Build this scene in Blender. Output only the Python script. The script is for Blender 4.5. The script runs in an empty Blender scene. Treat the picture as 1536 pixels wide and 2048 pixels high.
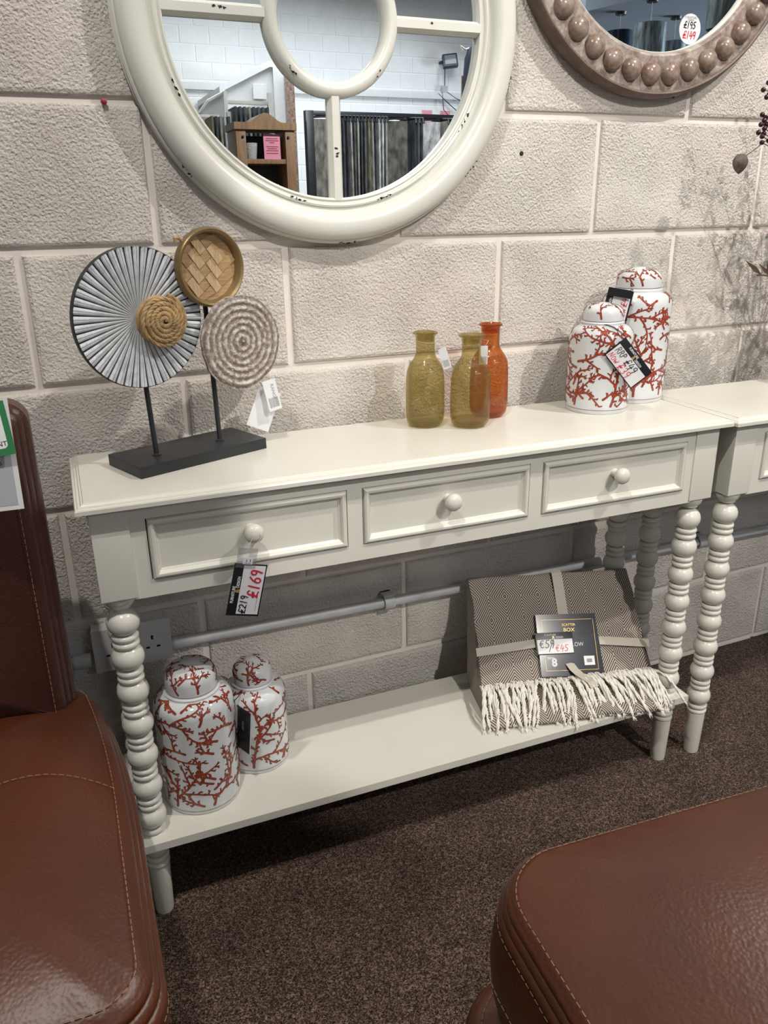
import bpy, bmesh, math, random
from math import sin, cos, pi, radians, sqrt, atan2
from mathutils import Vector, Matrix
random.seed(7)
COL = bpy.context.scene.collection

# ------------------------------------------------------------------ materials
MATS = {}
def new_mat(name):
    m = bpy.data.materials.new(name); m.use_nodes = True
    nt = m.node_tree; b = nt.nodes['Principled BSDF']
    MATS[name] = m
    return m, nt, b
def N(nt, t, **kw):
    n = nt.nodes.new(t)
    for k, v in kw.items(): setattr(n, k, v)
    return n
def S(n, **kw):
    for k, v in kw.items():
        n.inputs[k.replace('_', ' ')].default_value = v
    return n
def L(nt, a, b): nt.links.new(a, b)
def rgb(c): return (c[0], c[1], c[2], 1.0)
def pm(name, col, rough=.5, metal=0.0, var=.06, vscale=20, bump=0.0, bscale=200, coat=0.0, spec=.5, stretch=None):
    """procedural principled material: colour varied a little by noise, optional fine bump"""
    m, nt, b = new_mat(name)
    tc = N(nt, 'ShaderNodeTexCoord'); mp = N(nt, 'ShaderNodeMapping')
    if stretch: mp.inputs['Scale'].default_value = stretch
    L(nt, tc.outputs['Object'], mp.inputs['Vector'])
    nz = S(N(nt, 'ShaderNodeTexNoise'), Scale=vscale, Detail=4.0); L(nt, mp.outputs[0], nz.inputs['Vector'])
    cr = N(nt, 'ShaderNodeValToRGB')
    cr.color_ramp.elements[0].position = .3; cr.color_ramp.elements[1].position = .7
    cr.color_ramp.elements[0].color = rgb([max(0, c*(1-var)) for c in col])
    cr.color_ramp.elements[1].color = rgb([min(1, c*(1+var)) for c in col])
    L(nt, nz.outputs['Fac'], cr.inputs['Fac']); L(nt, cr.outputs['Color'], b.inputs['Base Color'])
    b.inputs['Roughness'].default_value = rough; b.inputs['Metallic'].default_value = metal
    b.inputs['Coat Weight'].default_value = coat; b.inputs['Specular IOR Level'].default_value = spec
    if bump:
        n2 = S(N(nt, 'ShaderNodeTexNoise'), Scale=bscale, Detail=3.0); L(nt, mp.outputs[0], n2.inputs['Vector'])
        bp = S(N(nt, 'ShaderNodeBump'), Strength=bump, Distance=.001); L(nt, n2.outputs['Fac'], bp.inputs['Height'])
        L(nt, bp.outputs[0], b.inputs['Normal'])
    return m

def block_wall_mat(name, c1, c2, strength=1.0, fine=230, pits=True):
    m, nt, b = new_mat(name)
    tc = N(nt, 'ShaderNodeTexCoord')
    n1 = S(N(nt, 'ShaderNodeTexNoise'), Scale=4.5, Detail=5.0, Roughness=.65); L(nt, tc.outputs['Object'], n1.inputs['Vector'])
    cr = N(nt, 'ShaderNodeValToRGB'); cr.color_ramp.elements[0].position = .38; cr.color_ramp.elements[1].position = .66
    cr.color_ramp.elements[0].color = rgb(c1); cr.color_ramp.elements[1].color = rgb(c2)
    L(nt, n1.outputs['Fac'], cr.inputs['Fac'])
    # grain of the painted blockwork
    v1 = S(N(nt, 'ShaderNodeTexNoise'), Scale=fine, Detail=5.0, Roughness=.6, Distortion=.3); L(nt, tc.outputs['Object'], v1.inputs['Vector'])
    v2 = S(N(nt, 'ShaderNodeTexVoronoi'), Scale=fine*.62); v2.feature = 'SMOOTH_F1'; L(nt, tc.outputs['Object'], v2.inputs['Vector'])
    add = N(nt, 'ShaderNodeMath', operation='ADD'); L(nt, v1.outputs['Fac'], add.inputs[0]); L(nt, v2.outputs['Distance'], add.inputs[1])
    mask = S(N(nt, 'ShaderNodeTexNoise'), Scale=7.0, Detail=2.0); L(nt, tc.outputs['Object'], mask.inputs['Vector'])
    mr = S(N(nt, 'ShaderNodeMapRange'), From_Min=.3, From_Max=.6, To_Min=.45, To_Max=1.0); L(nt, mask.outputs['Fac'], mr.inputs['Value'])
    mul = N(nt, 'ShaderNodeMath', operation='MULTIPLY'); L(nt, add.outputs[0], mul.inputs[0]); L(nt, mr.outputs[0], mul.inputs[1])
    bp = S(N(nt, 'ShaderNodeBump'), Strength=strength, Distance=.0046); L(nt, mul.outputs[0], bp.inputs['Height'])
    L(nt, bp.outputs[0], b.inputs['Normal'])
    if pits:
        v3 = S(N(nt, 'ShaderNodeTexNoise'), Scale=fine*.7, Detail=2.0); L(nt, tc.outputs['Object'], v3.inputs['Vector'])
        pr = S(N(nt, 'ShaderNodeMapRange'), From_Min=.22, From_Max=.33, To_Min=.55, To_Max=0.0); L(nt, v3.outputs['Fac'], pr.inputs['Value'])
        mx = N(nt, 'ShaderNodeMix', data_type='RGBA'); L(nt, pr.outputs[0], mx.inputs[0]); L(nt, cr.outputs[0], mx.inputs[6])
        mx.inputs[7].default_value = (.16, .13, .11, 1)
        L(nt, mx.outputs[2], b.inputs['Base Color'])
    else: L(nt, cr.outputs[0], b.inputs['Base Color'])
    b.inputs['Roughness'].default_value = .75; b.inputs['Specular IOR Level'].default_value = .25
    return m
M = {}
M['block'] = block_wall_mat('painted_blockwork', (.75, .68, .625), (.79, .76, .70), 1.0, 360)
M['mortar'] = pm('painted_mortar', (.78, .72, .66), .7, var=.03, vscale=9, bump=.5, bscale=90)
M['mortar_far'] = pm('far_painted_mortar', (.84, .85, .84), .7, var=.02)
M['block_far'] = block_wall_mat('far_painted_blockwork', (.80, .81, .80), (.85, .86, .85), .25, 60, False)

def carpet_mat():
    m, nt, b = new_mat('brown_carpet')
    tc = N(nt, 'ShaderNodeTexCoord')
    dn = S(N(nt, 'ShaderNodeTexNoise'), Scale=160.0, Detail=2.0); L(nt, tc.outputs['Object'], dn.inputs['Vector'])
    mv = N(nt, 'ShaderNodeVectorMath', operation='SCALE'); L(nt, dn.outputs['Color'], mv.inputs[0]); mv.inputs['Scale'].default_value = .006
    av = N(nt, 'ShaderNodeVectorMath', operation='ADD'); L(nt, tc.outputs['Object'], av.inputs[0]); L(nt, mv.outputs[0], av.inputs[1])
    n1 = S(N(nt, 'ShaderNodeTexVoronoi'), Scale=540.0); L(nt, av.outputs[0], n1.inputs['Vector'])
    sc_ = N(nt, 'ShaderNodeSeparateColor'); L(nt, n1.outputs['Color'], sc_.inputs[0])
    nf = S(N(nt, 'ShaderNodeTexNoise'), Scale=120.0, Detail=4.0, Roughness=.7); L(nt, tc.outputs['Object'], nf.inputs['Vector'])
    mm = N(nt, 'ShaderNodeMath', operation='MULTIPLY'); L(nt, sc_.outputs[0], mm.inputs[0]); L(nt, nf.outputs['Fac'], mm.inputs[1])
    cr = N(nt, 'ShaderNodeValToRGB'); e = cr.color_ramp.elements
    e[0].position = .05; e[0].color = (.010, .005, .004, 1); e[1].position = .62; e[1].color = (.31, .215, .155, 1)
    k = e.new(.26); k.color = (.062, .037, .026, 1)
    L(nt, mm.outputs[0], cr.inputs['Fac'])
    n2 = S(N(nt, 'ShaderNodeTexNoise'), Scale=9.0, Detail=3.0); L(nt, tc.outputs['Object'], n2.inputs['Vector'])
    mr = S(N(nt, 'ShaderNodeMapRange'), From_Min=.3, From_Max=.7, To_Min=.75, To_Max=1.2); L(nt, n2.outputs['Fac'], mr.inputs['Value'])
    vm = N(nt, 'ShaderNodeVectorMath', operation='SCALE'); L(nt, cr.outputs[0], vm.inputs[0]); L(nt, mr.outputs[0], vm.inputs['Scale'])
    L(nt, vm.outputs[0], b.inputs['Base Color'])
    bp = S(N(nt, 'ShaderNodeBump'), Strength=1.0, Distance=.004); L(nt, mm.outputs[0], bp.inputs['Height']); L(nt, bp.outputs[0], b.inputs['Normal'])
    b.inputs['Roughness'].default_value = .95; b.inputs['Specular IOR Level'].default_value = .1
    b.inputs['Sheen Weight'].default_value = .15
    return m
M['carpet'] = carpet_mat()

def leather_mat(name, col):
    m, nt, b = new_mat(name)
    tc = N(nt, 'ShaderNodeTexCoord')
    n1 = S(N(nt, 'ShaderNodeTexNoise'), Scale=5.0, Detail=3.0); L(nt, tc.outputs['Object'], n1.inputs['Vector'])
    cr = N(nt, 'ShaderNodeValToRGB'); cr.color_ramp.elements[0].position = .35; cr.color_ramp.elements[1].position = .7
    cr.color_ramp.elements[0].color = rgb([c*.72 for c in col]); cr.color_ramp.elements[1].color = rgb([c*1.12 for c in col])
    L(nt, n1.outputs['Fac'], cr.inputs['Fac']); L(nt, cr.outputs[0], b.inputs['Base Color'])
    v = S(N(nt, 'ShaderNodeTexVoronoi'), Scale=260.0); v.feature = 'SMOOTH_F1'; L(nt, tc.outputs['Object'], v.inputs['Vector'])
    w = S(N(nt, 'ShaderNodeTexNoise'), Scale=26.0, Detail=3.0, Distortion=1.5); L(nt, tc.outputs['Object'], w.inputs['Vector'])
    ad = N(nt, 'ShaderNodeMath', operation='MULTIPLY_ADD'); L(nt, w.outputs['Fac'], ad.inputs[0]); ad.inputs[1].default_value = 1.3; L(nt, v.outputs['Distance'], ad.inputs[2])
    bp = S(N(nt, 'ShaderNodeBump'), Strength=.35, Distance=.0012); L(nt, ad.outputs[0], bp.inputs['Height']); L(nt, bp.outputs[0], b.inputs['Normal'])
    b.inputs['Roughness'].default_value = .40; b.inputs['Specular IOR Level'].default_value = .38; b.inputs['Coat Weight'].default_value = .16; b.inputs['Coat Roughness'].default_value = .32
    return m
M['leather'] = leather_mat('chestnut_leather', (.082, .0215, .0075))
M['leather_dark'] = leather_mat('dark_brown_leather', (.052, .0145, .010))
M['thread'] = pm('stitch_thread', (.27, .14, .075), .7, var=.2)
M['cream'] = pm('cream_painted_wood', (.745, .73, .655), .25, var=.02, vscale=8, bump=.12, bscale=90, spec=.45)
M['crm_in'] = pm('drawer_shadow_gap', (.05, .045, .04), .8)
M['mframe'] = None

def distressed(name, col, dark=(.02, .018, .016), thr=.735, rough=.28):
    m, nt, b = new_mat(name)
    tc = N(nt, 'ShaderNodeTexCoord')
    a = S(N(nt, 'ShaderNodeTexNoise'), Scale=75.0, Detail=3.0, Roughness=.6); L(nt, tc.outputs['Object'], a.inputs['Vector'])
    c = S(N(nt, 'ShaderNodeTexNoise'), Scale=11.0, Detail=1.0); L(nt, tc.outputs['Object'], c.inputs['Vector'])
    mm = N(nt, 'ShaderNodeMath', operation='MULTIPLY_ADD'); L(nt, c.outputs['Fac'], mm.inputs[0]); mm.inputs[1].default_value = 1.35; L(nt, a.outputs['Fac'], mm.inputs[2])
    gt = N(nt, 'ShaderNodeMath', operation='GREATER_THAN'); L(nt, mm.outputs[0], gt.inputs[0]); gt.inputs[1].default_value = thr*2.0
    mx = N(nt, 'ShaderNodeMix', data_type='RGBA'); L(nt, gt.outputs[0], mx.inputs[0]); mx.inputs[6].default_value = rgb(col); mx.inputs[7].default_value = rgb(dark)
    L(nt, mx.outputs[2], b.inputs['Base Color'])
    w = S(N(nt, 'ShaderNodeTexNoise'), Scale=30.0, Detail=2.0); L(nt, tc.outputs['Object'], w.inputs['Vector'])
    bp = S(N(nt, 'ShaderNodeBump'), Strength=.2, Distance=.002); L(nt, w.outputs['Fac'], bp.inputs['Height']); L(nt, bp.outputs[0], b.inputs['Normal'])
    b.inputs['Roughness'].default_value = rough
    return m
M['mframe'] = distressed('distressed_cream_frame', (.735, .735, .675), thr=.86)
M['chip'] = pm('dark_chipped_paint', (.02, .018, .016), .7)

def washwood(name, c1, c2, sc=12, rough=.5):
    m, nt, b = new_mat(name)
    tc = N(nt, 'ShaderNodeTexCoord')
    a = S(N(nt, 'ShaderNodeTexNoise'), Scale=float(sc), Detail=6.0, Roughness=.7); L(nt, tc.outputs['Object'], a.inputs['Vector'])
    cr = N(nt, 'ShaderNodeValToRGB'); cr.color_ramp.elements[0].position = .42; cr.color_ramp.elements[1].position = .68
    cr.color_ramp.elements[0].color = rgb(c1); cr.color_ramp.elements[1].color = rgb(c2)
    L(nt, a.outputs['Fac'], cr.inputs['Fac']); L(nt, cr.outputs[0], b.inputs['Base Color'])
    bp = S(N(nt, 'ShaderNodeBump'), Strength=.4, Distance=.001); L(nt, a.outputs['Fac'], bp.inputs['Height']); L(nt, bp.outputs[0], b.inputs['Normal'])
    b.inputs['Roughness'].default_value = rough
    return m
M['stud'] = washwood('washed_stud_wood', (.175, .105, .075), (.37, .30, .26), 25, .24)
M['studbase'] = washwood('washed_frame_wood', (.23, .165, .14), (.52, .46, .42), 45, .5)
M['studrim'] = washwood('grey_brown_rim', (.12, .08, .062), (.20, .14, .115), 20, .55)

def mirror_mat():
    m, nt, b = new_mat('mirror_glass')
    tc = N(nt, 'ShaderNodeTexCoord'); nz = S(N(nt, 'ShaderNodeTexNoise'), Scale=2.0); L(nt, tc.outputs['Object'], nz.inputs['Vector'])
    mr = S(N(nt, 'ShaderNodeMapRange'), To_Min=.0, To_Max=.006); L(nt, nz.outputs['Fac'], mr.inputs['Value']); L(nt, mr.outputs[0], b.inputs['Roughness'])
    b.inputs['Base Color'].default_value = (.84, .87, .88, 1); b.inputs['Metallic'].default_value = 1.0
    return m
M['mirror'] = mirror_mat()

def ceramic_mat():
    m, nt, b = new_mat('white_glazed_ceramic')
    tc = N(nt, 'ShaderNodeTexCoord'); nz = S(N(nt, 'ShaderNodeTexNoise'), Scale=14.0, Detail=2.0); L(nt, tc.outputs['Object'], nz.inputs['Vector'])
    mr = S(N(nt, 'ShaderNodeMapRange'), To_Min=.04, To_Max=.10); L(nt, nz.outputs['Fac'], mr.inputs['Value']); L(nt, mr.outputs[0], b.inputs['Roughness'])
    bp = S(N(nt, 'ShaderNodeBump'), Strength=.12, Distance=.003); L(nt, nz.outputs['Fac'], bp.inputs['Height']); L(nt, bp.outputs[0], b.inputs['Normal'])
    b.inputs['Base Color'].default_value = (.74, .76, .77, 1); b.inputs['Coat Weight'].default_value = .4; b.inputs['Coat Roughness'].default_value = .04
    return m
M['ceramic'] = ceramic_mat()
M['coral'] = pm('coral_red_glaze', (.36, .062, .032), .18, var=.3, vscale=120)
M['coral_dark'] = pm('coral_outline_glaze', (.13, .016, .014), .2, var=.2, vscale=90)

def glass_mat(name, tint, body):
    m, nt, b = new_mat(name)
    out = [n for n in nt.nodes if n.type == 'OUTPUT_MATERIAL'][0]
    tc = N(nt, 'ShaderNodeTexCoord'); nz = S(N(nt, 'ShaderNodeTexNoise'), Scale=70.0, Detail=3.0); L(nt, tc.outputs['Object'], nz.inputs['Vector'])
    n3 = S(N(nt, 'ShaderNodeTexNoise'), Scale=18.0, Detail=2.0); L(nt, tc.outputs['Object'], n3.inputs['Vector'])
    bp = S(N(nt, 'ShaderNodeBump'), Strength=.35, Distance=.002); L(nt, n3.outputs['Fac'], bp.inputs['Height'])
    tr = N(nt, 'ShaderNodeBsdfTransparent'); tr.inputs[0].default_value = rgb(tint)
    b.inputs['Base Color'].default_value = rgb(body); b.inputs['Roughness'].default_value = .25
    L(nt, bp.outputs[0], b.inputs['Normal'])
    tl = N(nt, 'ShaderNodeBsdfTranslucent'); tl.inputs[0].default_value = rgb(body)
    m0 = N(nt, 'ShaderNodeMixShader'); m0.inputs[0].default_value = .5; L(nt, b.outputs[0], m0.inputs[1]); L(nt, tl.outputs[0], m0.inputs[2])
    lw = S(N(nt, 'ShaderNodeLayerWeight'), Blend=.35)
    mr = S(N(nt, 'ShaderNodeMapRange'), From_Min=0.0, From_Max=1.0, To_Min=.15, To_Max=.42); L(nt, lw.outputs['Facing'], mr.inputs['Value'])
    mx = N(nt, 'ShaderNodeMixShader'); L(nt, mr.outputs[0], mx.inputs[0]); L(nt, tr.outputs[0], mx.inputs[1]); L(nt, m0.outputs[0], mx.inputs[2])
    gl = N(nt, 'ShaderNodeBsdfGlossy'); gl.inputs['Roughness'].default_value = .05; L(nt, bp.outputs[0], gl.inputs['Normal'])
    l2 = S(N(nt, 'ShaderNodeLayerWeight'), Blend=.5); pw = N(nt, 'ShaderNodeMath', operation='POWER'); L(nt, l2.outputs['Facing'], pw.inputs[0]); pw.inputs[1].default_value = 4.0
    fr = S(N(nt, 'ShaderNodeMapRange'), To_Min=.045, To_Max=.6); L(nt, pw.outputs[0], fr.inputs['Value'])
    mg = N(nt, 'ShaderNodeMixShader'); L(nt, fr.outputs[0], mg.inputs[0]); L(nt, mx.outputs[0], mg.inputs[1]); L(nt, gl.outputs[0], mg.inputs[2])
    L(nt, mg.outputs[0], out.inputs['Surface'])
    return m
M['olive'] = glass_mat('olive_glass', (.80, .73, .47), (.36, .295, .13))
M['amber'] = glass_mat('amber_glass', (.85, .47, .24), (.42, .145, .045))
M['plastic'] = glass_mat('clear_plastic', (.90, .90, .92), (.6, .58, .6))

M['black'] = pm('satin_black_paint', (.022, .024, .028), .42, var=.15)
M['tagblack'] = pm('black_card_print', (.012, .014, .018), .35)
M['tagwhite'] = pm('white_card', (.78, .78, .80), .35, var=.02)
M['paper'] = pm('white_paper', (.80, .80, .80), .6, var=.02)
M['greycard'] = pm('pale_grey_card', (.47, .49, .52), .5, var=.03)
M['green'] = pm('green_print', (.03, .20, .07), .4)
M['inkred'] = pm('red_marker', (.62, .02, .045), .4)
M['inkorange'] = pm('orange_red_marker', (.68, .06, .03), .4)
M['inkblack'] = pm('black_marker', (.006, .006, .008), .4)
M['inkgrey'] = pm('grey_pencil', (.30, .30, .32), .6)
M['gold'] = pm('gold_print', (.70, .47, .12), .35, metal=.3)
M['string'] = pm('natural_string', (.52, .46, .36), .8)
M['cord'] = pm('black_cord', (.01, .01, .01), .6)
M['grain'] = None

def ribbed_mat():
    """radial fan ribs: white ridges, dark grooves (object Z axis = disc axis)"""
    m, nt, b = new_mat('whitewashed_ribs')
    tc = N(nt, 'ShaderNodeTexCoord'); sp = N(nt, 'ShaderNodeSeparateXYZ'); L(nt, tc.outputs['Object'], sp.inputs[0])
    at = N(nt, 'ShaderNodeMath', operation='ARCTAN2'); L(nt, sp.outputs['Z'], at.inputs[0]); L(nt, sp.outputs['X'], at.inputs[1])
    def groove(k, wd):
        ml = N(nt, 'ShaderNodeMath', operation='MULTIPLY'); L(nt, at.outputs[0], ml.inputs[0]); ml.inputs[1].default_value = k
        sn = N(nt, 'ShaderNodeMath', operation='SINE'); L(nt, ml.outputs[0], sn.inputs[0])
        ab = N(nt, 'ShaderNodeMath', operation='ABSOLUTE'); L(nt, sn.outputs[0], ab.inputs[0])
        mr = S(N(nt, 'ShaderNodeMapRange'), From_Min=wd*.35, From_Max=wd); L(nt, ab.outputs[0], mr.inputs['Value']); return mr.outputs[0]
    g1 = groove(24.0, .42); g2 = groove(48.0, .30)
    nz = S(N(nt, 'ShaderNodeTexNoise'), Scale=70.0, Detail=4.0, Roughness=.7); L(nt, tc.outputs['Object'], nz.inputs['Vector'])
    gm = S(N(nt, 'ShaderNodeMapRange'), To_Min=.22, To_Max=1.0); L(nt, g2, gm.inputs['Value'])
    mul = N(nt, 'ShaderNodeMath', operation='MULTIPLY'); L(nt, g1, mul.inputs[0]); L(nt, gm.outputs[0], mul.inputs[1])
    nm = S(N(nt, 'ShaderNodeMapRange'), From_Min=.35, From_Max=.6, To_Min=.72, To_Max=1.05); L(nt, nz.outputs['Fac'], nm.inputs['Value'])
    mu2 = N(nt, 'ShaderNodeMath', operation='MULTIPLY'); L(nt, mul.outputs[0], mu2.inputs[0]); L(nt, nm.outputs[0], mu2.inputs[1])
    cr = N(nt, 'ShaderNodeValToRGB'); e = cr.color_ramp.elements
    e[0].position = .0; e[0].color = (.035, .04, .055, 1); e[1].position = 1.0; e[1].color = (.72, .74, .77, 1)
    k = e.new(.45); k.color = (.33, .35, .38, 1)
    L(nt, mu2.outputs[0], cr.inputs['Fac'])
    # worn grey towards centre patch
    ln = N(nt, 'ShaderNodeVectorMath', operation='LENGTH'); L(nt, tc.outputs['Object'], ln.inputs[0])
    rr = S(N(nt, 'ShaderNodeMapRange'), From_Min=.030, From_Max=.090, To_Min=.70, To_Max=0.0); L(nt, ln.outputs['Value'], rr.inputs['Value'])
    mx = N(nt, 'ShaderNodeMix', data_type='RGBA'); L(nt, rr.outputs[0], mx.inputs[0]); L(nt, cr.outputs[0], mx.inputs[6]); mx.inputs[7].default_value = (.40, .41, .42, 1)
    L(nt, mx.outputs[2], b.inputs['Base Color']); b.inputs['Roughness'].default_value = .5
    return m
M['ribs'] = ribbed_mat()
def carved_mat():
    m, nt, b = new_mat('whitewashed_carved_wood')
    tc = N(nt, 'ShaderNodeTexCoord'); sp = N(nt, 'ShaderNodeSeparateXYZ'); L(nt, tc.outputs['Object'], sp.inputs[0])
    cb = N(nt, 'ShaderNodeCombineXYZ'); L(nt, sp.outputs['X'], cb.inputs[0]); L(nt, sp.outputs['Z'], cb.inputs[1])
    ln = N(nt, 'ShaderNodeVectorMath', operation='LENGTH'); L(nt, cb.outputs[0], ln.inputs[0])
    ml = N(nt, 'ShaderNodeMath', operation='MULTIPLY'); L(nt, ln.outputs['Value'], ml.inputs[0]); ml.inputs[1].default_value = 2*pi/.0112
    cs = N(nt, 'ShaderNodeMath', operation='COSINE'); L(nt, ml.outputs[0], cs.inputs[0])
    nz = S(N(nt, 'ShaderNodeTexNoise'), Scale=130.0, Detail=5.0, Roughness=.7); L(nt, tc.outputs['Object'], nz.inputs['Vector'])
    ad = N(nt, 'ShaderNodeMath', operation='MULTIPLY_ADD'); L(nt, nz.outputs['Fac'], ad.inputs[0]); ad.inputs[1].default_value = 11.0; L(nt, cs.outputs[0], ad.inputs[2])
    mr = S(N(nt, 'ShaderNodeMapRange'), From_Min=4.4, From_Max=7.4); L(nt, ad.outputs[0], mr.inputs['Value'])
    cr = N(nt, 'ShaderNodeValToRGB'); e = cr.color_ramp.elements
    e[0].color = (.19, .145, .12, 1); e[1].color = (.62, .59, .55, 1); k = e.new(.45); k.color = (.34, .29, .25, 1)
    L(nt, mr.outputs[0], cr.inputs['Fac']); L(nt, cr.outputs[0], b.inputs['Base Color']); b.inputs['Roughness'].default_value = .7
    return m
M['carved'] = carved_mat()
M['bamboo'] = pm('bamboo_strip', (.46, .30, .15), .5, var=.25, vscale=30, stretch=(1, 1, 12))
M['bamboo2'] = pm('pale_bamboo_strip', (.56, .40, .23), .5, var=.2, vscale=30, stretch=(12, 1, 1))
M['brass'] = pm('dull_bronze_rim', (.25, .17, .075), .38, metal=.35, var=.15)
M['rope'] = pm('water_hyacinth', (.42, .28, .13), .65, var=.45, vscale=60, bump=.6, bscale=300)

def throw_mat():
    m, nt, b = new_mat('diamond_weave')
    uv = N(nt, 'ShaderNodeUVMap'); uv.uv_map = 'UVMap'
    sp = N(nt, 'ShaderNodeSeparateXYZ'); L(nt, uv.outputs[0], sp.inputs[0])
    def tri(sock, period, off=0):
        a = N(nt, 'ShaderNodeMath', operation='MULTIPLY_ADD'); L(nt, sock, a.inputs[0]); a.inputs[1].default_value = 1/period; a.inputs[2].default_value = off
        f = N(nt, 'ShaderNodeMath', operation='FRACT'); L(nt, a.outputs[0], f.inputs[0])
        s = N(nt, 'ShaderNodeMath', operation='SUBTRACT'); L(nt, f.outputs[0], s.inputs[0]); s.inputs[1].default_value = .5
        q = N(nt, 'ShaderNodeMath', operation='ABSOLUTE'); L(nt, s.outputs[0], q.inputs[0])
        return q.outputs[0]
    tx = tri(sp.outputs[0], .076); ty = tri(sp.outputs[1], .100, .25)
    ad = N(nt, 'ShaderNodeMath', operation='ADD'); L(nt, tx, ad.inputs[0]); L(nt, ty, ad.inputs[1])
    ml = N(nt, 'ShaderNodeMath', operation='MULTIPLY'); L(nt, ad.outputs[0], ml.inputs[0]); ml.inputs[1].default_value = 2*pi*14
    cs = N(nt, 'ShaderNodeMath', operation='COSINE'); L(nt, ml.outputs[0], cs.inputs[0])
    mr = S(N(nt, 'ShaderNodeMapRange'), From_Min=-.25, From_Max=.3); L(nt, cs.outputs[0], mr.inputs['Value'])
    mx = N(nt, 'ShaderNodeMix', data_type='RGBA'); L(nt, mr.outputs[0], mx.inputs[0])
    mx.inputs[6].default_value = (.10, .072, .062, 1); mx.inputs[7].default_value = (.56, .51, .45, 1)
    L(nt, mx.outputs[2], b.inputs['Base Color']); b.inputs['Roughness'].default_value = .9; b.inputs['Specular IOR Level'].default_value = .15
    n2 = S(N(nt, 'ShaderNodeTexNoise'), Scale=500.0); tc = N(nt, 'ShaderNodeTexCoord'); L(nt, tc.outputs['Object'], n2.inputs['Vector'])
    bp = S(N(nt, 'ShaderNodeBump'), Strength=.5, Distance=.001); L(nt, n2.outputs['Fac'], bp.inputs['Height']); L(nt, bp.outputs[0], b.inputs['Normal'])
    return m
M['throw'] = throw_mat()
M['yarn'] = pm('ivory_yarn', (.84, .81, .74), .85, var=.08, vscale=200)
M['ribbon'] = pm('beige_ribbon', (.56, .51, .43), .5, var=.05, bump=.3, bscale=600)
M['navycard'] = pm('navy_gloss_card', (.030, .033, .045), .14, var=.1, coat=.6)
M['conduit'] = pm('painted_grey_conduit', (.50, .51, .52), .45, var=.12, vscale=25, bump=.3, bscale=80)
M['socket'] = pm('grey_white_socket', (.66, .66, .67), .4, var=.05)
M['slot'] = pm('socket_slot', (.01, .01, .01), .6)
M['plug'] = pm('red_wall_plug', (.35, .02, .05), .5)
M['berry'] = pm('dark_berry', (.035, .006, .012), .3)
M['stem'] = pm('dry_stem', (.10, .06, .04), .8)
M['pod'] = pm('dry_seed_pod', (.13, .10, .085), .8, var=.5, vscale=90, bump=1, bscale=200)
M['vase'] = pm('grey_stone_vase', (.32, .30, .28), .6, var=.15)
M['pine'] = pm('waxed_pine', (.28, .155, .07), .45, var=.25, vscale=7, stretch=(6, 6, .8))
M['darkback'] = pm('dark_shelf_back', (.045, .05, .055), .6)
M['pink'] = pm('pink_paper', (.78, .30, .38), .6, var=.04)
M['speckle'] = pm('speckled_pot', (.45, .44, .43), .7, var=.4, vscale=120)
M['whiteboard'] = pm('white_boarding', (.70, .71, .70), .6, var=.03)
M['ceil'] = pm('grey_ceiling', (.24, .28, .34), .8, var=.04)
M['darkmetal'] = pm('dark_metal', (.05, .055, .06), .4, metal=.6)
M['whitemetal'] = pm('white_metal_rail', (.72, .70, .62), .4)
M['navycloth'] = pm('navy_cloth', (.018, .022, .04), .9)
M['shade_foil'] = pm('grey_silk_shade', (.30, .36, .38), .25, metal=.5, var=.6, vscale=12, stretch=(3, 3, .5))
M['shade_navy'] = pm('navy_silk_shade', (.02, .035, .06), .2, metal=.3, var=.6, vscale=12)
M['lens'] = pm('lamp_glass', (.25, .27, .3), .1)

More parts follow.
